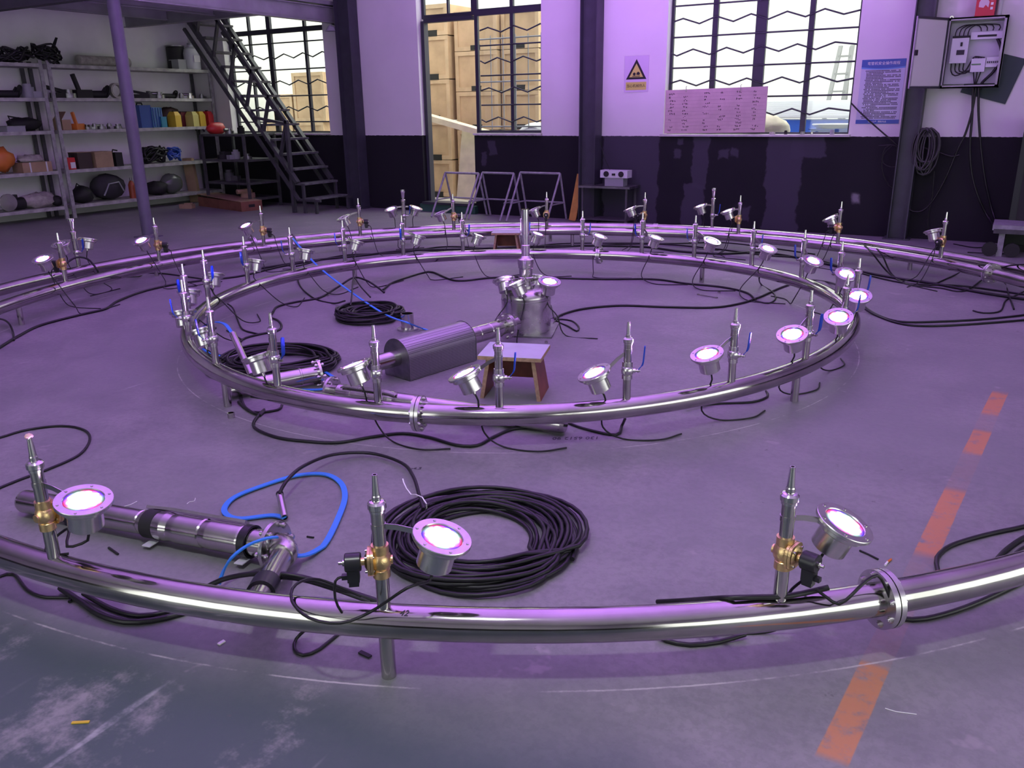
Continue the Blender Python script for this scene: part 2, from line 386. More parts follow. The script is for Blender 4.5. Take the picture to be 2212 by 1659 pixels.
# steel columns standing against the back wall
def column(x, w, label):
    t = bpy.data.objects.new('column', None); COL.objects.link(t); t.location = (x, YB-.13, 0); t['kind'] = 'structure'; t['label'] = label
    h = ZC
    ob('flange', MB().box((-w/2+.006, 0, h/2), (.014, .24, h)), DARKST, t); ob('flange', MB().box((w/2-.006, 0, h/2), (.014, .24, h)), DARKST, t)
    ob('web', MB().box((0, -.02, h/2), (w-.02, .014, h)), DARKST, t)
    ob('base_plate', MB().box((0, 0, .01), (w+.1, .25, .02)), DARKST, t)
column(-10.36, .32, 'dark steel column on the back wall beside the stair')
column(-5.68, .27, 'dark steel column on the back wall between doorway and right window')
column(-1.23, .22, 'dark steel column on the back wall left of the electrical box')

# ---------------------------------------------------------------- windows and door
GRILLE = FRAME
def glass_material():
    m = bpy.data.materials.new('clear_glass'); m.use_nodes = True; nt = m.node_tree; nt.nodes.remove(nt.nodes['Principled BSDF'])
    a = nt.nodes.new('ShaderNodeBsdfTransparent'); a.inputs[0].default_value = (.95, .97, .96, 1); g = nt.nodes.new('ShaderNodeBsdfGlossy'); g.inputs['Roughness'].default_value = .03
    x = nt.nodes.new('ShaderNodeMixShader'); x.inputs[0].default_value = .05
    nt.links.new(a.outputs[0], x.inputs[1]); nt.links.new(g.outputs[0], x.inputs[2]); nt.links.new(x.outputs[0], nt.nodes['Material Output'].inputs[0]); return m
GLASS = glass_material()
def zig(x0, x1, z, y, amp, per, ph):
    pts = []; k = 0; x = x0; s = 1 if ph else -1; pts.append((x0, y, z)); x = x0+per*(.35+.3*ph)
    while x < x1-.05: pts.append((x, y, z+s*amp)); s = -s; x += per
    pts.append((x1, y, z)); return pts
def window(name, x0, x1, z0, z1, mull, trans, bars, label, y=YB+.17, fw=.05, main=None, glass=True):
    t = bpy.data.objects.new(name, None); COL.objects.link(t); t['kind'] = 'structure'; t['label'] = label
    m = MB()
    for a, b in ((x0, x0+fw), (x1-fw, x1)): m.box(((a+b)/2, y, (z0+z1)/2), (b-a, .05, z1-z0))
    for a, b in ((z0, z0+fw), (z1-fw, z1)): m.box(((x0+x1)/2, y, (a+b)/2), (x1-x0, .048, b-a))
    fr = ob('frame', m, FRAME, t)
    for x, w in mull: ob('mullion', MB().box((x, y, (z0+z1)/2), (w, .056, z1-z0-.02)), FRAME, t)
    for z, w, a, b in trans: ob('transom', MB().box(((a+b)/2, y, z), (b-a, .054, w)), FRAME, t)
    xs = [x0+fw]+sorted(x for x, w in mull)+[x1-fw]; zs = [z0+fw]+sorted(z for z, *_ in trans)+[z1-fw]
    for a, b in zip(xs, xs[1:]):
        for c, e in zip(zs, zs[1:]): ob('pane', MB().box(((a+b)/2, y+.012, (c+e)/2), (b-a, .004, e-c)), GLASS, t)
    for kind, z, a, b, ph in bars:
        pts = zig(a, b, z, y-.035, .04, .24, ph) if kind == 'z' else [(a, y-.035, z), (b, y-.035, z)]
        ob('grille_bar', MB().tube(pts, .0125, 6), GRILLE, t)
    return t
# window 1 (by the stair)
bars = [('z' if i % 2 else 's', 1.52+.235*i, -12.49, -11.08, i//2 % 2) for i in range(7)]+[('z' if i % 2 else 's', 1.52+.235*i, -13.58, -12.55, 1-i//2 % 2) for i in range(7)]
window('window_1', *W1, [(-12.52, .1), (-11.62, .05), (-13.05, .04)], [(3.14, .085, W1[0], W1[1])], bars, 'steel-framed window with zigzag bars behind the stair')
# window 2 over and beside the doorway
bars = [('z' if i % 2 == 0 else 's', 1.53+.228*i, -7.80, -6.62, (i//2) % 2) for i in range(7)]
w2 = window('window_2', -7.91, W2[1], 1.30, W2[3], [(-7.21, .06)], [(3.17, .10, -7.91, W2[1])], bars, 'steel-framed window with zigzag bars right of the doorway', fw=.06)
window('window_3', W2[0], -7.91, 3.14, W2[3], [(-8.42, .03)], [], [], 'transom window with two panes over the doorway', fw=.055)
# window 3
bars = [('z' if i % 2 == 0 else 's', 1.60+.205*i, W3[0]+.02, W3[1]-.02, (i//2) % 2) for i in range(9)]
window('window_4', *W3, [(-3.92, .075), (-3.28, .15), (-2.62, .07)], [], bars, 'wide steel-framed window with zigzag bars and a lined board in its corner', fw=.04)
d = bpy.data.objects.new('door_1', None); COL.objects.link(d); d['kind'] = 'structure'; d['label'] = 'open doorway with dark steel jambs to the crate store'
ob('jamb', MB().box((-8.90, YB+.14, 1.6), (.06, .12, 3.0)), FRAME, d); ob('head', MB().box((-8.4, YB+.14, 3.10), (.95, .12, .06)), FRAME, d)
ob('threshold', MB().box((-8.41, YB+.02, .15), (1.02, .30, .04)), FRAME, d)
s_ = MB().box((-8.41, YB-.03, .065), (1.15, .14, .13)); ob('door_step', s_, SILL, d)
ob('sill', MB().box(((W3[0]+W3[1])/2, YB+.08, 1.293), (W3[1]-W3[0]+.06, .30, .03)), SILLW, bpy.data.objects['window_4'])
ob('sill', MB().box((-7.22, YB+.08, 1.303), (1.28, .28, .03)), SILLW, w2)
ob('sill', MB().box((-12.33, YB+.08, 1.303), (2.62, .28, .03)), SILLW, bpy.data.objects['window_1'])

# ---------------------------------------------------------------- pipe rings
def ring_path(q, C, a0, a1, step=2.): 
    n = max(2, int(abs(a1-a0)/step)); return [ring_pt(q, C, a0+(a1-a0)*i/n) for i in range(n+1)]
def tang(deg, s=1): t = math.radians(deg); return Vector((-math.sin(t), math.cos(t), 0))*s
BOLT = MB().lathe([(0, -.03), (.0075, -.03), (.0075, .03), (0, .03)], 6).lathe([(0, .016), (.012, .016), (.012, .026), (0, .026)], 6).lathe([(0, -.026), (.012, -.026), (.012, -.016), (0, -.016)], 6).mesh('bolt')
FLG = MB().lathe([(RP, -.009), (.094, -.009), (.094, .009), (RP, .009)], 36).mesh('flange')
def flange(parent, p, d, pipe_r=RP, nb=8):
    M = mat_to(p, Vector(p)+Vector(d))
    for s in (-.011, .011): ob('flange', FLG, BRUSH, parent, M=M @ Matrix.Translation((0, 0, s)))
    for k in range(nb):
        a = 2*PI*(k+.5)/nb; ob('bolt', BOLT, BRUSH, parent, M=M @ Matrix.Translation((.077*math.cos(a), .077*math.sin(a), 0)))
LEG = MB().lathe([(0, 0), (.0235, 0), (.0235, ZP-RP*.7), (0, ZP-RP*.7)], 18).mesh('support_leg')
def pipe_ring(name, label, q, C, cuts, legs):
    t = thing(name, label, 'pipe ring', (C[0], C[1], 0)); inv = Matrix.Translation((-C[0], -C[1], 0))
    cs = sorted(cuts)
    for a, b in zip(cs, cs[1:]+[cs[0]+360]):
        ob('pipe_section', MB().tube([tuple(inv @ Vector(p)) for p in ring_path(q, C, a, b)], RP, 28), PIPE, t)
    for a in cs: flange(t, inv @ Vector(ring_pt(q, C, a)), tang(a))
    for a in legs: ob('support_leg', LEG, STEEL, t, loc=inv @ Vector(ring_pt(q, C, a, 0)))
    return t
inner = pipe_ring('fountain_ring', 'smaller inner stainless steel pipe ring standing on short legs', QI, CI, [-71.1, 99.3], [-104, -17.5, 73.5, 161.5])
outer = pipe_ring('fountain_ring', 'large outer stainless steel pipe ring around the inner ring', QO, CN, [-45.7, 44.3, 226.], [-66.5, -1, 30, 112, 205, 250])
# the supply pipe curving behind the far side of the outer ring
QS = [4.70, 0, 0, 0, 0, 0, 0]
arc = thing('supply_pipe', 'curved stainless supply pipe behind the far side of the outer ring', 'pipe', (CN[0], CN[1], 0)); inv = Matrix.Translation((-CN[0], -CN[1], 0))
def sup_pt(d, z=ZP): return ring_pt(QS, CN, d, z, .16*max(0, math.cos(math.radians(d-205)))**4)
ob('pipe_section', MB().tube([tuple(inv @ Vector(sup_pt(14+i*2))) for i in range(0, 112)], RP, 24), PIPE, arc)
for a in (20, 60, 116, 150, 178, 230): ob('support_leg', LEG, STEEL, arc, loc=inv @ Vector(sup_pt(a, 0)))
flange(arc, inv @ Vector(sup_pt(163.5)), tang(163.5), nb=6)
ob('saddle_clamp', MB().lathe([(RP+.001, -.03), (RP+.008, -.03), (RP+.008, .03), (RP+.001, .03)], 24), STEEL, arc, M=mat_to(inv @ Vector(sup_pt(99)), inv @ (Vector(sup_pt(99))+tang(99))))
# number pen-marked beside the front riser
def text_mesh(txt, size, M=None, name='lettering', align='CENTER', shear=0., ext=.0004):
    c = bpy.data.curves.new(name, 'FONT'); c.body = txt; c.size = size; c.align_x = align; c.align_y = 'CENTER'; c.shear = shear; c.extrude = ext; c.resolution_u = 2
    o = bpy.data.objects.new(name, c); COL.objects.link(o)
    dg = bpy.context.evaluated_depsgraph_get(); me = bpy.data.meshes.new_from_object(o.evaluated_get(dg)); bpy.data.objects.remove(o); bpy.data.curves.remove(c)
    if M is not None: me.transform(M)
    me.materials.clear(); return me

# ---------------------------------------------------------------- nozzles
Z0 = .245
RISER_L = MB().lathe([(0, -.012), (.0208, -.012), (.0208, .12), (0, .12)], 20).lathe([(.0208, -.002), (.026, -.008), (.0208, .004)], 20).mesh('riser')
RISER_U = MB().lathe([(0, .0), (.0205, 0), (.0205, .118), (0, .118)], 20).lathe([(.0205, .06), (.0225, .06), (.0225, .076), (.0205, .076)], 20).mesh('upper_riser')
COLLAR = MB().lathe([(0, 0), (.0235, 0), (.0235, .008), (.0275, .012), (.0275, .028), (.022, .034), (.014, .036), (0, .036)], 24).mesh('collar')
TIP = MB().lathe([(0, 0), (.0135, 0), (.0135, .014), (.0118, .018), (.0078, .082), (.0052, .082), (.0052, .07), (0, .07)], 18).mesh('jet_tip')
BB = MB().lathe([(0, 0), (.0265, 0), (.0265, .026), (.0225, .030), (.0225, .076), (.0265, .08), (.0265, .106), (0, .106)], 20)
BB.ball((0, 0, .053), (.034, .033, .038), 16, 8).cyl((-.015, 0, .053), (-.036, 0, .053), .014, 14)
BB.add([(.0, -.006, .02), (.03, -.006, .05), (.03, -.006, .085), (0, -.006, .09), (0, .006, .02), (.03, .006, .05), (.03, .006, .085), (0, .006, .09)], [(0, 1, 2, 3), (7, 6, 5, 4), (0, 4, 5, 1), (1, 5, 6, 2), (2, 6, 7, 3)])
BRASSB = BB.mesh('valve_body')
def sqdisc(r, z0, z1, n=32, p=3.2):
    return [(math.copysign(abs(math.cos(2*PI*i/n))**(2/p), math.cos(2*PI*i/n))*r, math.copysign(abs(math.sin(2*PI*i/n))**(2/p), math.sin(2*PI*i/n))*r) for i in range(n)]
XM = Matrix.Rotation(PI/2, 4, 'Y')       # local +Z -> +X
BON = MB()
BON.prism(sqdisc(.040, 0, 0), .020, .028, Matrix.Translation((0, 0, .053)) @ XM); BON.prism(sqdisc(.040, 0, 0), .0295, .038, Matrix.Translation((0, 0, .053)) @ XM)
BON.lathe([(.032, .038), (.018, .047), (.012, .047), (.012, .060), (0, .060)], 18, Matrix.Translation((0, 0, .053)) @ XM)
BONNET = BON.mesh('bonnet')
SCR = MB()
for a in (45, 135, 225, 315):
    SCR.cyl((.018, .032*math.sin(math.radians(a)), .053+.032*math.cos(math.radians(a))), (.046, .032*math.sin(math.radians(a)), .053+.032*math.cos(math.radians(a))), .0045, 8)
SCREWS = SCR.mesh('bonnet_screws')
K = MB().lathe([(0, .058), (.026, .058), (.0285, .061), (.0285, .103), (.026, .106), (0, .106)], 24, Matrix.Translation((0, 0, .053)) @ XM).box((.083, 0, .018), (.036, .034, .05)).box((.083, 0, -.012), (.030, .028, .022)).box((.108, 0, .006), (.020, .016, .014))
COIL = K.mesh('solenoid_coil')
NUT = MB().lathe([(0, .106), (.010, .106), (.010, .112), (.0055, .114), (.0055, .124), (0, .126)], 10, Matrix.Translation((0, 0, .053)) @ XM).mesh('coil_nut')
BV = MB().lathe([(0, 0), (.0265, 0), (.0265, .022), (.024, .024)], 6).lathe([(.024, .024), (.0305, .03), (.0315, .046), (.0305, .062), (.024, .068)], 20, share=True).lathe([(.0265, .068), (.0265, .092), (0, .092)], 6).cyl((.02, 0, .046), (.042, 0, .046), .012, 12)
BALLV = BV.mesh('valve_body')
STEMN = MB().cyl((.04, 0, .046), (.066, 0, .046), .0058, 8).lathe([(0, .050), (.0105, .050), (.0105, .058), (0, .058)], 6, Matrix.Translation((0, 0, .046)) @ XM).mesh('stem_nut')
LEV = MB().ribbon([(.048, 0, .046), (.052, 0, .052), (.074, 0, .078), (.080, 0, .10)], .015, .003, (0, 1, 0)); LEVER = None
def lever_mesh():
    m = MB()
    def strip(pts, w, t):
        vs = []
        for i, (x, z) in enumerate(pts):
            a = pts[max(i-1, 0)]; b = pts[min(i+1, len(pts)-1)]; dx, dz = b[0]-a[0], b[1]-a[1]; l = math.hypot(dx, dz); nx, nz = -dz/l*t/2, dx/l*t/2
            ww = w[i]/2
            vs += [(x+nx, -ww, z+nz), (x+nx, ww, z+nz), (x-nx, ww, z-nz), (x-nx, -ww, z-nz)]
        n = len(pts)
        m.add(vs, [(i*4+k, i*4+(k+1) % 4, i*4+4+(k+1) % 4, i*4+4+k) for i in range(n-1) for k in range(4)]+[(3, 2, 1, 0), tuple(range(n*4-4, n*4))])
    strip([(.054, .040), (.056, .054), (.074, .076)], [.014, .013, .012], .0035); a = m.mesh('lever'); m.__init__()
    strip([(.073, .075), (.077, .084), (.080, .10), (.084, .16), (.085, .176), (.085, .18)], [.014, .018, .020, .021, .018, .008], .008); b = m.mesh('lever_grip')
    return a, b
LEVER, GRIP = lever_mesh()
def azim(right, toward):                  # direction in the room from "right / towards the gateway" as seen in the picture
    v = HR*right-HF*toward; return math.atan2(v[1], v[0])
def nozzle_outer(p, az, label, group):
    t = thing('jet_nozzle', label, 'nozzle', (p[0], p[1], Z0), az, group)
    ob('riser', RISER_L, STEEL, t)
    v = ob('valve_body', BRASSB, BRASS, t, loc=(0, 0, .112), label='cast brass valve body'); ob('bonnet', BONNET, BRASS, v); ob('bonnet_screws', SCREWS, STEEL, v)['kind'] = 'stuff'
    c = ob('solenoid_coil', COIL, PLAS, t, loc=(0, 0, .112), label='black solenoid coil'); ob('coil_nut', NUT, STEEL, c)
    ob('upper_riser', RISER_U, STEEL, t, loc=(0, 0, .212)); ob('collar', COLLAR, POLISH, t, loc=(0, 0, .326)); ob('jet_tip', TIP, POLISH, t, loc=(0, 0, .362))
    return t
def nozzle_inner(p, az, label, group):
    t = thing('jet_nozzle', label, 'nozzle', (p[0], p[1], Z0), az, group)
    ob('riser', RISER_L, STEEL, t)
    v = ob('valve_body', BALLV, BRUSH, t, loc=(0, 0, .112)); ob('stem_nut', STEMN, STEEL, v); l = ob('lever', LEVER, BLUE, t, loc=(0, 0, .112)); ob('lever_grip', GRIP, BLUE, l, label='blue vinyl lever grip')
    ob('upper_riser', RISER_U, STEEL, t, loc=(0, 0, .198)); ob('collar', COLLAR, POLISH, t, loc=(0, 0, .298)); ob('jet_tip', TIP, POLISH, t, loc=(0, 0, .332))
    return t
BELLM = MB().lathe([(0, 0), (.019, 0), (.019, .01), (.026, .075), (.030, .085), (.030, .105), (.023, .105), (.018, .03), (0, .03)], 20).mesh('bell_jet')
def nozzle_bell(p, az, label, group):
    t = thing('bell_nozzle', label, 'nozzle', (p[0], p[1], Z0), az, group)
    ob('riser', RISER_L, STEEL, t)
    v = ob('valve_body', BALLV, BRUSH, t, loc=(0, 0, .10)); ob('stem_nut', STEMN, STEEL, v); l = ob('lever', LEVER, BLUE, t, loc=(0, 0, .10)); ob('lever_grip', GRIP, BLUE, l, label='blue vinyl lever grip')
    ob('upper_riser', MB().lathe([(0, .17), (.026, .17), (.026, .32), (.031, .325), (.031, .35), (.018, .36), (0, .36)], 20), STEEL, t)
    ob('bell_jet', BELLM, POLISH, t, loc=(0, 0, .372)); ob('neck', MB().cyl((0, 0, .34), (0, 0, .38), .013, 12), STEEL, t)
    return t

# ---------------------------------------------------------------- lamps
FLANGE_L = MB().lathe([(.0615, .001), (.064, .004), (.088, .004), (.0895, .002), (.0895, -.007), (.088, -.009), (.074, -.009), (.0615, -.004)], 40, closed=True).mesh('bezel')
HOUS = MB().lathe([(.0745, -.008), (.0745, -.026), (.070, -.030), (.056, -.030), (.0545, -.034), (.0545, -.098), (.0515, -.101), (0, -.101)], 36).mesh('housing')
LENS = MB().lathe([(.0215, .0), (.0625, .0)], 28).mesh('lens_off')
LSCR = MB()
for k in range(6): LSCR.cyl((.077*math.cos(k*PI/3), .077*math.sin(k*PI/3), .003), (.077*math.cos(k*PI/3), .077*math.sin(k*PI/3), .0062), .0045, 8)
LSCREW = LSCR.mesh('bezel_screws')
GLAND = MB().lathe([(0, -.125), (.0065, -.125), (.009, -.118), (.009, -.105), (.012, -.105), (.012, -.098), (0, -.098)], 10).mesh('cable_gland')
LEDM = MB().lathe([(0, .0016), (.0128, .0016)], 9).mesh('led')
def emis(name, col, s):
    m = bpy.data.materials.new(name); m.use_nodes = True; nt = m.node_tree; nt.nodes.remove(nt.nodes['Principled BSDF'])
    e = nt.nodes.new('ShaderNodeEmission'); e.inputs[0].default_value = tuple(col)+(1,); e.inputs[1].default_value = s; nt.links.new(e.outputs[0], nt.nodes['Material Output'].inputs[0]); return m
LEDC = [emis('red_led', (1, .30, .40), 22.), emis('green_led', (.45, 1, .75), 14.), emis('blue_led', (.40, .32, 1), 26.)]
for m_ in LEDC: m_.cycles.emission_sampling = 'NONE'      # the centre diode carries the lamp's output
CORE = emis('power_led', (.53, .205, .94), LED*4.9)
def lens_material():                      # diffused red, green and blue light in the lens between and around the diodes
    n = NT('lit_lens'); an = n.op('ARCTAN2', n.y, n.x); d = n.op('SQRT', n.add(n.mul(n.x, n.x), n.mul(n.y, n.y)))
    ph = n.mul(an, 3.); fall = n.mul(n.step(d, .0635, .048), 1.)
    e = n.nt.nodes.new('ShaderNodeEmission'); cb = n.nt.nodes.new('ShaderNodeCombineXYZ')
    for k, (o, a) in enumerate(((0., 1.5), (2.1, .55), (4.2, 2.1))): n.inp(cb.inputs[k], n.mul(n.add(n.op('MAXIMUM', n.op('COSINE', n.sub(ph, o)), 0.), .32), a))
    n.nt.links.new(cb.outputs[0], e.inputs[0]); n.inp(e.inputs[1], n.add(n.add(n.mul(fall, 1.6), .10), n.mul(n.step(d, .056, .036), 7.))); n.nt.links.new(e.outputs[0], n.nt.nodes['Material Output'].inputs[0])
    try: n.m.cycles.emission_sampling = 'NONE'
    except Exception: pass
    return n.m
GLOWC = lens_material()
LENSOFF = mk('dark_lens', (.10, .10, .13), .08, spec=.8)
LEDOFF = mk('unlit_led', (.5, .5, .48), .3)
LEDS = [bpy.data.meshes.new('x') for _ in range(0)]
_led = []
for c in range(3):
    me = LEDM.copy(); me.materials.append(LEDC[c]); _led.append(me)
_ledoff = LEDM.copy(); _ledoff.materials.append(LEDOFF)
CUP = MB().lathe([(.0205, -.018), (.0215, .0)], 12).mesh('added_beam_cup'); CUP.materials.append(mk('added_beam_cup', (.25, .24, .26), .4)); CORE_OFF = MB().lathe([(0, -.0178), (.0205, -.0178)], 12).mesh('power_led'); CORE_OFF.materials.append(LEDOFF)  # CUP is added inside the lens to block side spill and narrow the beam
CORE_ME = MB().lathe([(0, -.0178), (.0205, -.0178)], 6).mesh('power_led'); CORE_ME.materials.append(CORE)
LENS_ON = LENS.copy(); LENS_ON.materials.append(GLOWC); LENS.materials.append(LENSOFF)
LEDPOS = [(.0395*math.cos(k*2*PI/9), .0395*math.sin(k*2*PI/9), k % 3) for k in range(9)]
def lamp(c, nrm, side, label, group, lit=True, anchor=None, lead=None):
    n = Vector(nrm).normalized(); s = Vector(side); x = (s-n*s.dot(n)).normalized(); y = n.cross(x)
    M = Matrix(((x.x, y.x, n.x, c[0]), (x.y, y.y, n.y, c[1]), (x.z, y.z, n.z, c[2]), (0, 0, 0, 1)))
    t = thing('underwater_lamp', label, 'lamp', M=M, group=group)
    ob('housing', HOUS, BRUSH, t); b = ob('bezel', FLANGE_L, BRUSH, t); ob('bezel_screws', LSCREW, STEEL, b)['kind'] = 'stuff'
    ln = ob('lens', LENS_ON if lit else LENS, None, t)
    for px, py, k in LEDPOS: ob('led', _led[k] if lit else _ledoff, None, ln, loc=(px, py, 0))
    ob('power_led', CORE_ME if lit else CORE_OFF, None, ln); ob('added_beam_cup', CUP, None, ln)
    ob('cable_gland', GLAND, STEEL, t)
    iv = M.inverted()
    if anchor is not None:                # strap from the bezel edge to the nozzle riser
        a = iv @ Vector(anchor); d = a.copy(); e = Vector((d.x, d.y, 0)).normalized()*.088; e.z = -.010
        mid = (e*.55+a*.45); mid.z += .004
        upl = iv.to_3x3() @ Vector((0, 0, 1)); br = MB().ribbon([e*.80, e, mid, a], .018, .0025, tuple((upl.cross((a-e).normalized())).cross(upl).cross(upl)) if False else tuple(upl.cross(a-e)))
        ob('bracket', br, STEEL, t); q = MB().cyl(tuple(e*.93+Vector((0, 0, -.012))), tuple(e*.93+Vector((0, 0, .014))), .004, 6); ob('bracket_bolt', q, STEEL, t)
    if lead:
        pts = [tuple(M @ Vector((0, 0, -.115))), tuple(M @ Vector((0, 0, -.16)))]+[tuple(p) for p in lead]
        ob('lead', MB().tube([tuple(iv @ Vector(p)) for p in smooth_path(pts, .025)], .0048, 7), RUBBER, t)
    return t
ORD = ['first', 'second', 'third', 'fourth', 'fifth', 'sixth', 'seventh', 'eighth', 'ninth', 'tenth', 'eleventh', 'twelfth']
# inner ring: 24 risers, angle, lever azimuth (right, toward), lamp pixel-measured offsets (along the ring, height)
INNER = [(-76.1, (-.3, -1), .128, .438), (-61.7, (1, .15), .174, .426), (-46.7, (1, .2), .179, .406), (-31.5, (.95, .6), .185, .433), (-15.5, (.6, .9), .19, .433), (-1.3, (.9, .6), .18, .42), (13.7, (1, .1), .17, .427), (31., (-1, .2), .14, .429),
         (46., (-1, .2), .15, .417), (60.9, (1, .15), .19, .43), (75.8, (-1, .1), .2, .427), (88.8, (-.8, -.6), .153, .413), (103.6, (1, .3), .185, .40), (118.7, (1, -.3), .167, .414), (133.8, (.9, .4), .177, .409), (148.8, (-.1, 1), .175, .44),
         (163.7, (-1, .3), .15, .44), (177.9, (-1, .2), .185, .42), (192.1, (-.1, 1), .15, .426), (208.7, (.9, .5), .17, .43), (223.7, (-.8, -.6), .17, .42), (238.7, (-1, .3), .17, .41), (253.7, (-.8, .6), .15, .427), (268.8, (.8, .6), .14, .40)]
def where_inner(k):
    if k == 0: return 'first left of the inner ring front flange'
    if k <= 8: return ORD[k-1]+' right of the inner ring front flange'
    if k <= 11: return ORD[11-k]+' right of the inner ring back flange'
    if k <= 18: return ORD[k-12]+' left of the inner ring back flange'
    return ORD[24-k]+' left of the inner ring front flange'
rl = random.Random(3)
for k, (a, hz, d, z) in enumerate(INNER):
    p = ring_pt(QI, CI, a); w = where_inner(k)
    nozzle_inner(p, azim(*hz), 'steel jet nozzle with blue-levered valve, '+w, 'ball valve nozzles on the inner ring')
    T = tang(a, -1); rad = Vector((math.cos(math.radians(a)), math.sin(math.radians(a)), 0)); c = Vector((p[0], p[1], z))+T*d
    lean = math.radians(22+rl.uniform(-4, 4)); nr = Vector((0, 0, 1))*math.cos(lean)+T*math.sin(lean)+rad*rl.uniform(-.05, .05)
    base = c-nr.normalized()*.16; ins = -rad
    lead = [tuple(base+Vector((0, 0, -.06))+ins*.06), tuple(Vector((base.x, base.y, .05))+ins*.22+T*rl.uniform(-.05, .1)), tuple(Vector((base.x, base.y, .008))+ins*rl.uniform(.28, .36)+T*rl.uniform(.05, .2)), tuple(Vector((base.x, base.y, .007))+ins*rl.uniform(.16, .3)+T*rl.uniform(.35, .5))]
    if k <= 8: lead = [tuple(base+Vector((0, 0, -.05))-rad*.02), tuple(Vector((base.x, base.y, .07))-rad*.09-T*.02), tuple(Vector((base.x, base.y, .008))-rad*.05-T*.12), tuple(Vector((base.x, base.y, .007))+rad*.01-T*.3), tuple(Vector((base.x, base.y, .007))-rad*.04-T*.45)]
    lamp(c, nr, T, 'LED lamp by the jet nozzle '+w, 'LED lamps on the inner ring', True, (p[0], p[1], Z0+.262), lead)
# outer ring: three in front, ten along the far side
OUTER = [(-82.8, (.5, -1), .2, .50, 1), (-66.5, (-1, .12), .19, .497, 1), (-50.4, (.75, .75), .186, .489, 1), (196.7, (-1, -.3), .22, .492, 1), (181.5, (1, .1), .181, .483, 1), (164.5, (1, .15), .2, .488, 1), (148.4, (1, .1), .2, .474, 0),
         (132.4, (1, .2), .172, .46, 0), (116.4, (-.15, 1), .165, .475, 0), (99.8, (-.8, .5), .186, .49, 1), (84.2, (-.3, -1), .149, .504, 1), (68.3, (-.8, -.6), .12, .508, 1), (52.3, (-.8, .6), .13, .498, 0)]
def where_outer(k):
    if k < 3: return ('at left on the front outer pipe', 'in the middle of the front outer pipe', 'beside the front outer pipe flange')[k]
    return ORD[k-3]+' from left on the far outer pipe'
for k, (a, hz, d, z, lit) in enumerate(OUTER):
    p = ring_pt(QO, CN, a); w = where_outer(k)
    nozzle_outer(p, azim(*hz), 'jet nozzle with brass solenoid valve, '+w, 'brass valve nozzles on the outer ring')
    T = tang(a); rad = Vector((math.cos(math.radians(a)), math.sin(math.radians(a)), 0)); c = Vector((p[0], p[1], z))+T*d
    lean = math.radians((11, 17, 19)[k] if k < 3 else 21+rl.uniform(-3, 3)); nr = Vector((0, 0, 1))*math.cos(lean)+T*math.sin(lean)+rad*(rl.uniform(-.05, .05)-(0, 0, 0, 0, 0, 0, 0, 0, 0, .08, .16, .28, .05)[k] if k > 2 else (.06, .04, .24)[k])
    base = c-nr.normalized()*.16
    lead = [tuple(base+Vector((0, 0, -.06))-rad*.05), tuple(Vector((base.x, base.y, .07))-rad*.2), tuple(Vector((base.x, base.y, .008))-rad*rl.uniform(.28, .4)+T*.05), tuple(Vector((base.x, base.y, .007))-rad*rl.uniform(.3, .5)-T*rl.uniform(.25, .5))]
    if k == 1: lead = [tuple(pl(880, 1270, 1, 1.62)), tuple(fl(800, 1322, .275)), tuple(fl(735, 1346, .262)), tuple(fl(668, 1335, .265)), tuple(fl(630, 1297, .275)), tuple(fl(640, 1262, .27)), tuple(fl(690, 1252, .20)), tuple(fl(780, 1288, .10))]
    if k == 2: lead = [tuple(base+Vector((0, 0, -.05))-T*.03), tuple(Vector((base.x, base.y, .2))-T*.06-rad*.05), tuple(Vector((base.x, base.y, .02))-T*.05-rad*.12), tuple(Vector((base.x, base.y, .008))-T*.3-rad*.16)]
    if k == 0: lead = [tuple(base+Vector((0, 0, -.03))-T*.08+rad*.02), tuple(Vector((p[0], p[1], .34))-rad*.05+T*.03), tuple(fl(100, 1180, .26)), tuple(fl(108, 1198, .25)), tuple(fl(148, 1196, .25))]
    lamp(c, nr, T, ('lit' if lit else 'unlit')+' LED lamp by the brass-valve nozzle '+w, 'LED lamps on the outer ring', bool(lit), (p[0], p[1], Z0+.28), lead)
    if k not in (0, 2):                   # solenoid lead
        az = azim(*hz); q = Vector((p[0], p[1], Z0))+Vector((math.cos(az), math.sin(az), 0))*.118+Vector((0, 0, .118)); dr = Vector((math.cos(az), math.sin(az), 0))
        pts = [q, q+dr*.02+Vector((0, 0, -.02)), q+dr*.03+Vector((0, 0, -.09)), Vector((q.x, q.y, .06))-rad*.10+dr*.05, Vector((q.x, q.y, .007))-rad*.24+dr*.08, Vector((q.x, q.y, .007))-rad*.34-dr*.1]
        if k == 1: pts = [q, q+dr*.02+Vector((0, 0, -.012)), q+dr*.025+Vector((0, 0, -.07)), q+dr*.01+Vector((0, 0, -.12)), q+Vector((0, 0, -.15))-rad*.03]
        one('solenoid_lead', MB().tube(smooth_path([tuple(v) for v in pts], .02), .0042, 7), RUBBER, 'thin black solenoid lead, nozzle '+w, 'cable', 'solenoid leads')
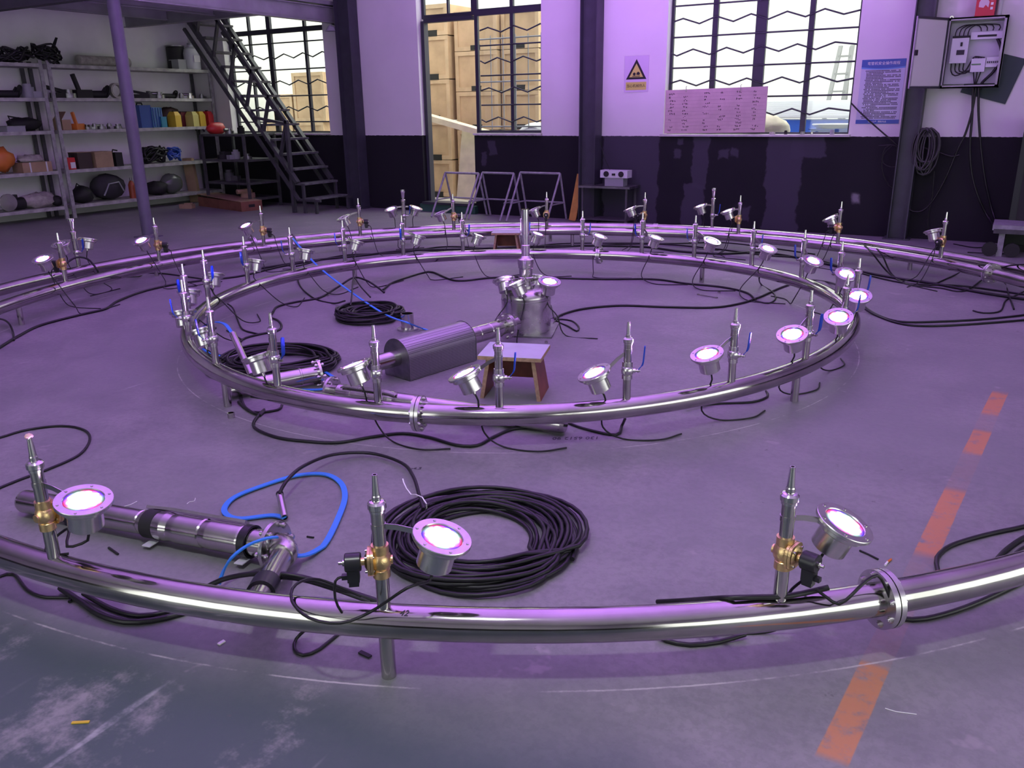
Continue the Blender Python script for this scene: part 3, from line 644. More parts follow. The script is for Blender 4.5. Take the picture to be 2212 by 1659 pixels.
# three wide jets on the supply pipe
for k, (a, lamps) in enumerate(((188.5, [(-1, .50, 0), (1, .50, 0)]), (139.6, [(1, .49, 1), (-1, .49, 1)]), (90.2, [(1, .50, 1)]))):
    p = sup_pt(a); w = ('left', 'middle', 'right')[k]
    nozzle_bell(p, azim(1, .1), w+' one of the three bell-mouthed nozzles on the far supply pipe', 'bell nozzles on the supply pipe')
    for sd, z, lit in lamps:
        T = tang(a, sd); c = Vector((p[0], p[1], z))+T*.165; nr = Vector((0, 0, 1))*.93+T*.30; rad = Vector((math.cos(math.radians(a)), math.sin(math.radians(a)), 0))
        if lit: nr = nr-rad*.16
        base = c-nr.normalized()*.16
        lead = [tuple(base+Vector((0, 0, -.06))), tuple(Vector((base.x, base.y, .1))-rad*.12), tuple(Vector((base.x, base.y, .008))-rad*.26), tuple(Vector((base.x, base.y, .007))-rad*.3-T*.3)]
        lamp(c, nr, T, ('lit' if lit else 'unlit')+' LED lamp '+('left' if (sd > 0) == (k > 0) else 'right')+' of the '+w+' bell-mouthed nozzle', 'LED lamps on the supply pipe', bool(lit), (p[0], p[1], Z0+.262), lead)

# ---------------------------------------------------------------- centre fountain
FC = fl(1137, 713); FT = thing('fountain_tank', 'welded steel tank in the middle with a tall upright jet tube', 'fountain tank', (FC[0], FC[1], 0), .35)
ob('base_plate', MB().box((0, 0, .006), (.47, .47, .012)), DULL, FT)
ob('tank', MB().lathe([(.196, .012), (.196, .285)], 44, share=True).lathe([(.1985, .255), (.1985, .262)], 44).lathe([(.196, .285), (.190, .312), (.172, .333), (.14, .347), (.10, .353), (0, .353)], 44, share=True), WELD, FT)
ob('weld_bead', MB().tube([(.197*math.cos(i*PI/30), .197*math.sin(i*PI/30), .262) for i in range(60)], .003, 5, True), DULL, FT)
nf = ob('neck_flange', MB().lathe([(0, .353), (.075, .353), (.075, .372), (.055, .376), (.055, .392), (0, .392)], 30), BRUSH, FT)
ob('jet_body', MB().lathe([(0, .39), (.052, .39), (.052, .40), (.060, .405), (.060, .43), (.052, .435), (.052, .50), (.060, .506), (.060, .532), (.064, .534), (.064, .572), (.05, .58), (.036, .60), (0, .60)], 24), POLISH, FT)
ob('jet_tube', MB().lathe([(0, .59), (.034, .59), (.034, .68), (.0285, .685), (.0285, .955), (.0225, .955), (.0225, .90), (0, .90)], 24), POLISH, FT)
def local(P, t): return t.matrix_basis.inverted() @ Vector(P)
FT_M = Matrix.Translation((FC[0], FC[1], 0)) @ Matrix.Rotation(.35, 4, 'Z'); FTI = FT_M.inverted()
# submersible pump lying against the tank, its strainer sleeve standing on the floor
PA = Vector(fl(1103, 702, .14)); PB = Vector(fl(800, 792, .13)); PB.z = PA.z
ax = (PB-PA).normalized(); PL = (PB-PA).length
ob('outlet', MB().cyl(tuple(FTI @ (PA-ax*.06)), tuple(FTI @ (PA+ax*.035)), .055, 24), STEEL, FT)
P1M = mat_to(PA, PB)
pump = thing('strainer_pump', 'submersible pump running through a perforated strainer beside the tank', 'pump', M=P1M)
ob('flange', MB().lathe([(.05, .035), (.098, .035), (.098, .050), (.05, .050)], 32), BRUSH, pump); ob('flange', MB().lathe([(.05, .052), (.098, .052), (.098, .067), (.05, .067)], 32), BRUSH, pump)
for k in range(8): ob('bolt', BOLT, STEEL, pump, M=Matrix.Translation((.08*math.cos(k*PI/4+.3), .08*math.sin(k*PI/4+.3), .051)))
s0, s1 = .50, PL-.22
ob('pump_body', MB().lathe([(0, .06), (.052, .06), (.056, .10), (.061, .16), (.061, .24), (.058, .245), (.061, .25), (.061, .36), (.058, .365), (.061, .37), (.061, s0-.02), (.056, s0+.02), (.056, s1), (.052, PL-.06), (.052, PL-.03), (.040, PL), (0, PL)], 28), STEEL, pump)
def strainer(pump, s0, s1, R):
    iv = P1M.inverted(); up = (iv.to_3x3() @ Vector((0, 0, 1))).normalized(); sd = Vector((0, 0, 1)).cross(up); H = P1M.translation.z-.004
    def pt(a, b, z): v = sd*a+up*b; return (v.x, v.y, z)
    prof = [(-R, -H)]+[(R*math.cos(PI-PI*i/20), R*math.sin(PI-PI*i/20)) for i in range(21)]+[(R, -H)]
    n = len(prof); vs = [pt(a, b, s0) for a, b in prof]+[pt(a, b, s1) for a, b in prof]
    ob('sleeve', MB().add(vs, [(i, i+1, n+i+1, n+i) for i in range(n-1)], True), PERFM, pump)
    for z in (s0, s1):
        pr = [(a*1.03, b*1.03 if b > 0 else b) for a, b in prof]
        ob('end_plate', MB().add([pt(a, b, z-.002) for a, b in pr]+[pt(a, b, z+.002) for a, b in pr], [tuple(range(n)), tuple(range(2*n-1, n-1, -1))]+[(i, n+i, n+(i+1) % n, (i+1) % n) for i in range(n)]), DULL, pump)
def perf_material():
    n = NT('perforated_strainer_sheet', .38); n.b.inputs['Metallic'].default_value = 1
    vo = n.nt.nodes.new('ShaderNodeTexVoronoi'); vo.inputs['Scale'].default_value = 95; vo.inputs['Randomness'].default_value = 0; n.nt.links.new(n.P, vo.inputs['Vector'])
    h = n.step(vo.outputs['Distance'], .30, .42)
    n.inp(n.b.inputs['Metallic'], h)
    return n.done(n.mix(h, (.02, .02, .024), (.42, .42, .43)), .4, h, .5, .003)
PERFM = perf_material()
strainer(pump, s0, s1, .125)
# lamps round the jet
for k, (x, y, z, lean, lit, w) in enumerate(((1088, 604, .43, (-.2, -.5), 0, 'left of the upright jet, unlit'), (1112, 612, .43, (-.45, -.1), 1, 'in front of the upright jet'), (1187, 608, .42, (.12, .25), 1, 'right of the upright jet'), (1158, 596, .40, (.1, -.3), 1, 'behind the upright jet'))):
    g = Vector(fl(x, y, z)); dv = g-Vector((FC[0], FC[1], z)); dv.z = 0; L0 = dv.length
    if L0 > .24: dv *= .24/L0
    if L0 < .13: dv *= .13/max(L0, .01)
    g = Vector((FC[0], FC[1], z))+dv; v = HR*lean[0]-HF*lean[1]; nr = Vector((v[0], v[1], 1)).normalized()
    bs = g-nr*.16; o2 = dv.normalized()
    lead = [tuple(bs+Vector((0, 0, -.05))+o2*.02), tuple(Vector((bs.x, bs.y, .15))+o2*.1), tuple(Vector((bs.x, bs.y, .008))+o2*.18), tuple(Vector((bs.x, bs.y, .007))+o2*.34+Vector((.1, .05, 0)))]
    lamp(g, nr, tuple(dv.normalized()), 'LED lamp on the centre tank '+w, 'LED lamps round the centre jet', bool(lit), (FC[0], FC[1], z-.03), lead)

# ---------------------------------------------------------------- other pumps and pipe pieces
def mpump(name, label, A, B, segs, flanges=(), extra=None):
    M = mat_to(A, B); t = thing(name, label, 'pump', M=M); L = (Vector(B)-Vector(A)).length
    for nm, prof, mt in segs(L): ob(nm, MB().lathe(prof, 28), mt, t)
    for z, r0, R in flanges:
        z = z if z >= 0 else L+z
        ob('flange', MB().lathe([(r0, z-.008), (R, z-.008), (R, z+.008), (r0, z+.008)], 32, closed=True), BRUSH, t)
        for k in range(6): ob('bolt', BOLT, STEEL, t, M=Matrix.Translation((R*.84*math.cos(k*PI/3), R*.84*math.sin(k*PI/3), z)))
    return t, M, L
# pump lying in front inside the outer ring, left
A = fl(52, 1082, .065); B = fl(600, 1180, .085)
t, M, L = mpump('borehole_pump', 'long stainless pump lying inside the front left of the outer ring', A, B,
    lambda L: [('motor', [(0, 0), (.047, 0), (.051, .012), (.051, L*.50), (.047, L*.505), (0, L*.505)], STEEL), ('pump_stage', [(.047, L*.50), (.056, L*.53), (.060, L*.60), (.056, L*.625), (.060, L*.65), (.060, L*.74), (.056, L*.745), (.060, L*.77), (.060, L*.88), (.054, L*.90), (.056, L*.99), (0, L)], STEEL)], [(-.012, .045, .098)])
zz = M.inverted().to_3x3() @ Vector((0, 0, 1)); zz.z = 0; zz.normalize(); sdv = Vector((0, 0, 1)).cross(zz)
ob('cable_guard', MB().ribbon([tuple(zz*.045-sdv*.045+Vector((0, 0, L*.50))), tuple(zz*.050-sdv*.050+Vector((0, 0, L*.6))), tuple(zz*.050-sdv*.050+Vector((0, 0, L*.87)))], .03, .012, tuple(zz-sdv)), STEEL, t)
ob('suction_screen', MB().lathe([(.0585, L*.525), (.0595, L*.525), (.0595, L*.57), (.0585, L*.57)], 28), BLK, t)
ob('rubber_clamp', MB().lathe([(.057, L*.89), (.066, L*.89), (.066, L*.915), (.057, L*.915)], 28), PLAS, t)
for k in (.56, .90): ob('foot_tab', MB().box((0, 0, 0), (.05, .004, .04), Matrix.Translation(tuple(-zz*.058+sdv*.055+Vector((0, 0, L*k))))), WHITEC, t)
E0 = Vector(B); d0 = (Vector(B)-Vector(A)).normalized(); d0.z = 0; d0.normalize(); side = Vector((d0.y, -d0.x, 0))
if side.dot(Vector((HF[0], HF[1], 0))) > 0: side = -side
el = [tuple(M.inverted() @ (E0+d0*.06*math.sin(a)+side*.06*(1-math.cos(a)))) for a in [i*PI/2/8 for i in range(9)]]
ob('elbow', MB().tube(el, .052, 24), WELD, t)
j0 = E0+d0*.06+side*.06; j1 = Vector(ring_pt(QO, CN, -72.6, .17, -.03))
ob('discharge_pipe', MB().cyl(tuple(M.inverted() @ j0), tuple(M.inverted() @ j1), .043, 24), STEEL, t)
ob('rubber_sleeve', MB().cyl(tuple(M.inverted() @ (j0*.45+j1*.55)), tuple(M.inverted() @ (j0*.25+j1*.75)), .050, 24), PLAS, t)
# flanged pipe in the left of the inner ring
A = fl(515, 838, .06); B = fl(690, 806, .075)
t, M, L = mpump('flanged_pipe', 'open flanged steel pipe lying inside the left of the inner ring', A, B, lambda L: [('pipe', [(0, -.05), (.052, -.05), (.052, L), (.046, L), (.046, L-.12), (0, L-.12)], STEEL), ('weld_ring', [(.052, L-.13), (.055, L-.127), (.055, L-.12), (.052, L-.117)], WELD)], [(-.006, .046, .092)]); t['category'] = 'pipe'
# pump passing under the front of the inner ring
A = fl(716, 845, .07); B = fl(1222, 918, .055)
t, M, L = mpump('borehole_pump', 'stainless pump with cable guard lying under the front of the inner ring', A, B,
    lambda L: [('pump_stage', [(0, 0), (.045, 0), (.048, .05), (.054, .06), (.054, .16), (.051, .163), (.054, .166), (.054, .28), (.051, .283), (.054, .286), (.054, .42), (.046, .45), (0, .45)], STEEL), ('motor', [(.046, .44), (.049, .47), (.049, L-.02), (.040, L), (0, L)], STEEL)], [(.004, .040, .092)])
zz = M.inverted().to_3x3() @ Vector((0, 0, 1)); zz.z = 0; zz.normalize(); sdv = Vector((0, 0, 1)).cross(zz)
ob('cable_guard', MB().ribbon([tuple(zz*.05+sdv*.03+Vector((0, 0, .10))), tuple(zz*.058+sdv*.03+Vector((0, 0, .13))), tuple(zz*.058+sdv*.03+Vector((0, 0, .40))), tuple(zz*.050+sdv*.03+Vector((0, 0, .47)))], .036, .008, tuple(zz)), WELD, t)
# short flanged stub standing on the floor
g = fl(881, 712); t = thing('flanged_stub', 'short steel pipe stub standing on its flange by the coiled cable', 'pipe fitting', (g[0], g[1], 0))
ob('flange', MB().lathe([(0, 0), (.085, 0), (.085, .016), (.05, .016)], 32), BRUSH, t); ob('pipe', MB().lathe([(.052, .014), (.052, .135), (.046, .135), (.046, .02), (0, .02)], 28), STEEL, t)
# steel connector tubes of the pump cables
def ctube(px, label, r=.016):
    a, b = px; M = mat_to(a, b); L = (Vector(b)-Vector(a)).length; t = thing('cable_connector', label, 'connector', M=M)
    ob('sleeve', MB().lathe([(0, 0), (r, 0), (r, L), (r*.8, L), (r*.8, L-.02), (0, L-.02)], 18), STEEL, t); ob('end_boot', MB().lathe([(0, -.012), (r*.6, -.012), (r*1.05, 0), (r*1.05, .016), (r*.6, .02)], 16), RUBBER, t)
    return t
c1a, c1b = fl(604, 1066, .05), fl(615, 1118, .02)
ctube((c1a, c1b), 'steel cable splice tube on the floor beside the front blue flat cable')
c2a, c2b = fl(545, 815, .05), fl(503, 722, .22); ctube((c2a, c2b), 'steel cable splice tube leaning inside the left of the inner ring', .024)
c3a, c3b = fl(652, 552, .26), fl(632, 508, .40); ctube((c3a, c3b), 'steel cable splice tube hanging at the far left of the inner ring', .018)
# blue flat cables
def bluecable(pts, label, w=.020): return one('flat_cable', MB().ribbon(smooth_path(pts, .02), w, .006), BLUEC, label, 'cable', 'blue flat cables')
bluecable([c1b]+[fl(x, y, .012) for x, y in ((585, 1113), (520, 1120), (490, 1112), (486, 1095), (510, 1072), (570, 1048), (640, 1027), (700, 1024), (735, 1042), (745, 1075), (728, 1125), (705, 1170), (690, 1185))]+[fl(655, 1200, .03), fl(610, 1196, .06)], 'blue flat cable looped on the floor beside the splice tube', .026)
bluecable([fl(600, 1160, .155), fl(575, 1163, .165), fl(535, 1178, .15), fl(500, 1205, .12), fl(482, 1235, .07), fl(473, 1262, .03)], 'blue flat cable arching over the front left pump', .014)
bluecable([fl(625, 505, .40), fl(645, 530, .36), fl(690, 578, .22), fl(760, 632, .11), fl(830, 678, .06), fl(880, 697, .15), fl(908, 708, .02), fl(925, 713, .01)], 'long blue flat cable running over the coiled cable to the pump', .02)
bluecable([fl(430, 722, .05), fl(440, 706, .14), fl(460, 696, .21), fl(485, 700, .24), fl(503, 722, .22)], 'blue flat cable arching over the left of the inner ring', .024)
bluecable([fl(430, 730, .03), fl(440, 755, .012), (fl(500, 778, .012)), fl(540, 798, .012), fl(570, 810, .012), fl(610, 800, .012), fl(680, 795, .012), fl(730, 825, .012), fl(700, 840, .012), fl(650, 842, .012)], 'blue flat cable lying behind the front left of the inner ring', .022)

# ---------------------------------------------------------------- coiled and loose black cables
def coil(label, c, rx, ry, rot, turns, seed, h=.09, r=.0085, jit=.10, inner=.62):
    rn = random.Random(seed); pts = []
    for k in range(turns):
        ph = [rn.uniform(-1, 1) for _ in range(4)]; s = 1-(1-inner)*(k*7 % turns)/turns; z0 = r+h*(.5-abs(.5-(k/turns)))*1.1*(.4+.6*rn.random())
        ox, oy = rn.uniform(-jit, jit)*rx*.5, rn.uniform(-jit, jit)*ry*.5
        for i in range(36):
            a = 2*PI*i/36; f = s*(1+jit*.35*math.sin(a+ph[0]*3)+jit*.25*math.sin(2*a+ph[1]*3)); x, y = rx*f*math.cos(a)+ox, ry*f*math.sin(a)+oy
            zz = max(r, z0+.012*math.sin(2*a+ph[2]*4)); b = min(1, i/8) if k else 1
            p = (c[0]+x*math.cos(rot)-y*math.sin(rot), c[1]+x*math.sin(rot)+y*math.cos(rot), zz)
            pts.append(p)
    P = [np.array(p) for p in pts]
    for _ in range(2): P = [P[0]]+[(P[i-1]+2*P[i]+P[i+1])/4 for i in range(1, len(P)-1)]+[P[-1]]
    return one('cable_coil', MB().tube(P, r, 8), RUBBER, label, 'cable coil', 'coiled black cables')
cc = fl(1040, 1152, .03)
coil('large flat coil of black cable in front beside the brass-valve nozzle', cc, .42, .41, 0, 24, 1, .08, .0095, .20, .60)
cc = fl(800, 672, .05); coil('thick round coil of black cable left of the centre tank', cc, .31, .31, 0, 26, 2, .16, .0095, .12, .45)
cc = fl(603, 778, .04); coil('coil of black cable inside the left of the inner ring', cc, .44, .36, .5, 18, 3, .12, .0095, .14, .62)
CN_ = [0]
def cable(label, pts, r=.008, z=None):
    P = [(p if len(p) == 3 and not isinstance(p, tuple) else fl(p[0], p[1], p[2] if len(p) > 2 else (r if z is None else z))) for p in pts]
    return one('power_cable', MB().tube(smooth_path(P, .035), r, 8), RUBBER, label, 'cable', 'loose black cables')
cable('black cable looping on the floor at the left edge above the front pump', [(-60, 962), (0, 945), (60, 928), (135, 920), (182, 929), (194, 950), (170, 983), (100, 1015), (40, 1037), (-40, 1070)], .007)
cable('black cable arching from the front coil to the splice tube', [(915, 1100, .05), (905, 1068, .05), (893, 1030, .04), (868, 1000, .03), (800, 979, .03), (720, 982, .05), (655, 1007, .08), (618, 1040, .09), (604, 1066, .06)], .0085)
cable('thick black cable bundle over the front left of the outer pipe', [(440, 1272, .02), (480, 1252, .06), (540, 1240, .10), (610, 1240, .13), (680, 1254, .10), (760, 1280, .05), (835, 1305, .03)], .010)
cable('second black cable beside the bundle at the front outer pipe', [(560, 1246, .10), (640, 1250, .11), (720, 1272, .06), (800, 1300, .03)], .008)
cable('short black cable loop under the front pipe left of its leg', [(660, 1360, .05), (640, 1380, .01), (636, 1402), (655, 1415), (690, 1402), (735, 1366), (760, 1352)], .006)
cable('black cable bundle lying under the left of the front pipe', [(130, 1270, .02), (175, 1300), (215, 1327), (270, 1343), (330, 1340), (385, 1327), (440, 1310)], .011)
cable('second cable below the left of the front pipe', [(180, 1282, .02), (240, 1315), (300, 1330), (360, 1322), (420, 1305)], .009)
cable('black cable at the left frame edge under the front pipe', [(-30, 1260), (0, 1245), (30, 1240), (60, 1275), (100, 1290), (150, 1290), (150, 1300)], .006)
cable('black cable lying along the top of the front right pipe', [(1420, 1300, .03), (1480, 1297, .10), (1560, 1292, .25), (1640, 1290, .262), (1700, 1288, .264), (1760, 1276, .27), (1790, 1269, .28)], .009)
cable('thin solenoid lead looped over the front outer flange', [(1762, 1272, .29), (1785, 1290, .27), (1812, 1305, .25), (1840, 1285, .28), (1870, 1255, .31), (1895, 1243, .315), (1910, 1262, .28), (1922, 1290, .24)], .005)
cable('black cable curving behind the right end of the front pipe', [(2260, 1120), (2212, 1137), (2130, 1155), (2055, 1178), (2024, 1204), (2026, 1232), (2030, 1260)], .009)
cable('second black cable behind the right end of the front pipe', [(2260, 1140), (2205, 1165), (2165, 1195), (2150, 1215)], .010)
cable('third black cable behind the right end of the front pipe', [(2280, 1165), (2225, 1178), (2195, 1195), (2190, 1215)], .009)
cable('black cable under the pipe right of the front outer flange', [(1900, 1320, .02), (1945, 1336), (2000, 1336), (2080, 1314), (2160, 1280), (2230, 1245)], .009)
cable('short black cable under the middle of the front pipe', [(1420, 1372, .02), (1440, 1384), (1490, 1393), (1555, 1386), (1610, 1370, .02)], .008)
cable('black cable snaking on the floor under the inner ring front', [(518, 850), (530, 880), (562, 897), (570, 885), (548, 912), (556, 928), (600, 945), (660, 953), (730, 956), (800, 944), (870, 936), (930, 945), (985, 961), (1030, 962), (1065, 944), (1110, 926), (1165, 922), (1190, 905)], .009)
cable('black cable loop under the inner ring front left leg', [(515, 868), (545, 890), (600, 885), (610, 872)], .008)
cable('black cable hanging below the inner ring right of its flange', [(1215, 908), (1260, 925), (1330, 939), (1343, 920), (1350, 905, .08)], .008)
cable('black cable under the inner ring front right', [(1480, 880, .02), (1545, 872), (1625, 868), (1658, 856), (1655, 845)], .007)
cable('long black cable along the floor between the rings at left', [(-40, 775), (0, 750), (38, 727), (89, 702), (177, 679), (228, 667), (253, 651), (304, 631), (367, 616), (435, 606), (520, 596), (610, 575), (700, 560), (790, 550), (880, 541)], .011)
cable('black cable hooking off the floor at the left edge', [(-20, 690), (5, 690, .05), (20, 700, .05), (28, 718), (30, 735)], .008)
cable('black cable on the floor between the rings at far left', [(240, 600, .25), (300, 597), (340, 590), (420, 600), (437, 603)], .008)
cable('black cables lying between the rings at the far side', [(560, 580), (680, 562), (780, 552), (880, 541), (1000, 538), (1100, 534), (1200, 531), (1310, 531), (1400, 534), (1470, 543), (1560, 548), (1640, 545), (1720, 556), (1820, 578), (1920, 598), (2020, 613), (2120, 632), (2240, 650)], .013)
cable('second black cable along the far side between the rings', [(640, 575), (740, 552), (860, 546), (960, 533), (1080, 537), (1180, 535), (1300, 529), (1420, 527), (1540, 537), (1650, 551), (1760, 560), (1860, 590), (1960, 612), (2080, 618), (2240, 640)], .009)
cable('third black cable along the far side between the rings', [(900, 540), (1000, 545), (1090, 541), (1200, 527), (1330, 525), (1450, 526), (1560, 524), (1660, 535), (1760, 549)], .008)
cable('black cable curving inside the inner ring from coil to tank', [(827, 626, .02), (845, 612), (868, 603), (910, 590), (935, 588), (985, 606), (1060, 600), (1120, 598), (1185, 600), (1300, 603), (1410, 603), (1480, 612), (1560, 620), (1612, 632), (1632, 648)], .010)
cable('black cable crossing the inner floor right of the tank', [(1200, 690), (1212, 680), (1260, 667), (1340, 660), (1440, 663), (1540, 664), (1600, 655), (1640, 642), (1690, 620), (1740, 606), (1790, 610), (1830, 626, .2)], .010)
cable('black cable loop dropping off the right of the inner ring', [(1632, 650), (1660, 655), (1675, 645), (1668, 630), (1645, 615), (1640, 600, .15), (1648, 575, .25)], .007)
cable('black cable tangle loop on the floor beside the tank', [(1190, 660, .05), (1200, 690), (1228, 705), (1246, 715), (1250, 706), (1235, 693), (1205, 690), (1195, 700)], .007)
cable('black cable draped over the coil left of the tank', [(589, 675), (600, 662), (640, 652), (690, 643), (730, 620, .04), (763, 600, .10), (790, 605, .10), (815, 620, .05), (830, 632)], .010)
cable('second black cable draped over the coil left of the tank', [(628, 560, .30), (640, 590, .05), (650, 620), (680, 645), (720, 655), (745, 650, .08)], .008)
cable('third black cable standing out of the coil left of the tank', [(757, 660, .1), (760, 640, .14), (764, 600, .14), (780, 620, .12), (800, 642, .1)], .007)
cable('black cable inside the left of the inner ring', [(589, 675), (585, 685), (600, 692), (608, 703), (600, 714), (560, 722), (530, 730), (515, 740)], .009)
cable('black cable sagging inside the far left of the inner ring', [(455, 622, .2), (470, 645, .08), (500, 662), (513, 690), (525, 712), (560, 722)], .007)
cable('black cable sweeping right from the inner ring', [(1850, 640, .08), (1868, 662, .02), (1900, 682), (1950, 695), (2040, 694), (2140, 688), (2250, 676)], .009)
cable('second black cable sweeping right from the inner ring', [(1858, 660, .04), (1890, 680), (1940, 698), (2000, 704), (2100, 700), (2250, 688)], .009)
cable('black cable draped over the far right outer pipe', [(1866, 528, .258), (1885, 548, .24), (1915, 585, .03), (1950, 610), (2000, 618), (2050, 600), (2090, 580, .02), (2115, 572, .26), (2150, 580, .22), (2170, 610), (2180, 640), (2190, 668)], .008)
cable('black cable crossing the far right outer pipe', [(1885, 530, .258), (1905, 550, .2), (1925, 590, .02), (1960, 612), (2030, 622), (2085, 628), (2140, 590, .05), (2175, 575, .25), (2230, 570, .22)], .008)
cable('black cable end on the floor at the right', [(2102, 671), (2125, 676), (2160, 672), (2172, 650), (2190, 640), (2230, 622)], .007)
cable('black cable on the floor behind the supply pipe at right', [(2060, 527), (2110, 535), (2160, 530), (2200, 540), (2170, 548), (2090, 545)], .007)
cable('black cable arching over the supply pipe by the left bell-mouthed nozzle', [(130, 588, .25), (142, 570, .32), (165, 556, .36), (190, 560, .34), (208, 580, .26), (212, 588, .22)], .010)

# ---------------------------------------------------------------- wooden blocks
def stool(label, c, rz, w=.30, dp=.27, h=.275):
    t = thing('wooden_stool', label, 'stool', (c[0], c[1], 0), rz)
    tp = ob('top', MB().box((0, 0, h-.011), (w+.05, dp+.04, .022)), STOOLE, t); ob('laminate', MB().box((0, 0, h+.001), (w+.048, dp+.038, .002)), STOOLT, tp)
    for s in (-1, 1):
        M = Matrix.Translation((s*(w/2-.012), 0, 0))
        ob('side_board', MB().add([(-.012+s*.02, -dp/2, 0), (.012+s*.02, -dp/2, 0), (.012+s*.02, dp/2, 0), (-.012+s*.02, dp/2, 0), (-.012-s*.02, -dp/2+.02, h-.022), (.012-s*.02, -dp/2+.02, h-.022), (.012-s*.02, dp/2-.02, h-.022), (-.012-s*.02, dp/2-.02, h-.022)], [(3, 2, 1, 0), (4, 5, 6, 7), (0, 1, 5, 4), (1, 2, 6, 5), (2, 3, 7, 6), (3, 0, 4, 7)], False, M), STOOLW, t)
        ob('board_edge', MB().add([(-.012+s*.02, -dp/2-.002, 0), (.012+s*.02, -dp/2-.002, 0), (.012-s*.02, -dp/2+.018, h-.022), (-.012-s*.02, -dp/2+.018, h-.022)], [(0, 1, 2, 3)], False, M), STOOLE, t)
    ob('rear_board', MB().box((0, .05, h/2+.03), (w-.06, .02, h*.55)), STOOLW, t)
    return t
stool('small wooden stool with pale top inside the inner ring', (-2.50, 4.23), math.radians(18), .34, .28)
stool('wooden stool behind the upright jet at the far side of the outer ring', (-5.24, 8.72), math.radians(25), .30, .26)

# ---------------------------------------------------------------- litter on the floor
def bit(name, label, cat, pts, r, mat, flat=False):
    P = [fl(x, y, r) for x, y in pts]
    return one(name, MB().ribbon(smooth_path(P, .01), r*3, r*1.2) if flat else MB().tube(smooth_path(P, .01), r, 7), mat, label, cat)
g0, g1, g2 = fl(1912, 1221, .004), fl(1917, 1214, .004), fl(1925, 1208, .004)
cg = thing('cigarette_butt', 'cigarette butt lying on the floor behind the front right pipe', 'cigarette butt', (g1[0], g1[1], 0))
ob('filter', MB().cyl(tuple(Vector(g1)-Vector((g1[0], g1[1], 0))), tuple(Vector(g2)-Vector((g1[0], g1[1], 0))), .0042, 10), ORGP, cg); ob('ash_end', MB().cyl(tuple(Vector(g0)-Vector((g1[0], g1[1], 0))), tuple(Vector(g1)-Vector((g1[0], g1[1], 0))), .0042, 10), WHITEP, cg)
bit('rubber_strip', 'black rubber strip on the floor beside the cigarette butt', 'scrap', [(1857, 1189), (1875, 1197), (1897, 1208)], .004, BLK)
bit('cut_cable_tie', 'white cut cable tie on the floor at lower right', 'cable tie', [(1912, 1530), (1935, 1537), (1958, 1540), (1980, 1543)], .0014, WHITEP)
bit('plastic_strip', 'yellow plastic strip on the floor at lower left', 'scrap', [(155, 1561), (175, 1560), (193, 1559)], .0028, YELP, True)
bit('rubber_scrap', 'black rubber scrap on the floor left of the front pipe leg', 'scrap', [(777, 1408), (790, 1414), (800, 1419)], .005, BLK, True)
bit('rubber_scrap', 'black scrap lying beside the front left pump', 'scrap', [(235, 1183), (245, 1190), (255, 1197)], .005, BLK)
bit('rubber_scrap', 'small black scrap below the blue flat cable', 'scrap', [(663, 1159), (670, 1160), (678, 1161)], .004, BLK)
bit('paper_scrap', 'white paper scrap on the floor under the front left pipe', 'scrap', [(472, 1392), (478, 1388), (485, 1384)], .004, WHITEP, True)
bit('plastic_curl', 'white plastic curl on the floor beyond the front left lamp', 'scrap', [(404, 1088), (410, 1084), (420, 1082), (422, 1076)], .0016, WHITEP)
bit('plastic_curl', 'white plastic strip on the floor near the front left lamp', 'scrap', [(268, 1094), (282, 1090), (296, 1083)], .0018, WHITEP)
tie = thing('cable_tie', 'white cable tie round the front black cable coil', 'cable tie', fl(905, 1080, .06)); tb = tie.matrix_basis.translation
ob('loop', MB().ribbon([tuple(Vector(fl(x, y, z))-tb) for x, y, z in ((888, 1068, .09), (898, 1068, .10), (912, 1074, .10), (921, 1088, .09), (922, 1098, .06), (918, 1103, .03))], .005, .0018), WHITEP, tie); ob('tail', MB().ribbon([tuple(Vector(fl(x, y, z))-tb) for x, y, z in ((888, 1068, .09), (878, 1055, .10), (872, 1042, .11), (870, 1034, .12))], .005, .0018), WHITEP, tie)
a, b = fl(1508, 636, .006), fl(1548, 643, .006); wv = Vector(b)-Vector(a)
wr = thing('wrench', 'small steel wrench on the floor right of the centre tank', 'wrench', tuple(Vector(a)))
ob('shank', MB().bar((0, 0, 0), tuple(wv), .009, .006), STEEL, wr); ob('jaw', MB().lathe([(.006, -.004), (.013, -.004), (.013, .004), (.006, .004)], 10, closed=True), STEEL, wr); ob('ring_end', MB().lathe([(.007, -.004), (.013, -.004), (.013, .004), (.007, .004)], 12, Matrix.Translation(wv), closed=True), STEEL, wr)
g = fl(1553, 633, 0); one('nut', MB().lathe([(.006, 0), (.014, 0), (.014, .016), (.006, .016)], 6, closed=True), STEEL, 'loose steel nut on the floor beside the wrench', 'nut', None, (g[0], g[1], 0))
g = fl(1180, 741, 0); one('nut', MB().lathe([(.006, 0), (.014, 0), (.014, .014), (.006, .014)], 6, closed=True), STEEL, 'loose steel nut on the floor in front of the centre tank', 'nut', None, (g[0], g[1], 0))
g = fl(500, 902, 0); one('pipe_offcut', MB().lathe([(.016, 0), (.021, 0), (.021, .03), (.016, .03)], 16, closed=True), STEEL, 'short pipe offcut standing outside the inner ring front left leg', 'pipe fitting', None, (g[0], g[1], 0))
tp_ = ring_pt(QO, CN, -82.8); one('tape_wad', MB().ball((0, 0, 0), (.014, .012, .008), 8, 6, .25, 4), mk('pink_tape', (.75, .45, .45), .6), 'wad of pinkish tape on the tip of the front left nozzle', 'tape', None, (tp_[0], tp_[1], Z0+.449))
M42 = Matrix.Translation(ring_pt(QO, CN, -65.9, ZP)) @ Matrix.Rotation(math.radians(-65.9+90), 4, 'Z') @ Matrix.Rotation(math.radians(28), 4, 'X') @ Matrix.Translation((.022, 0, RP+.0006))
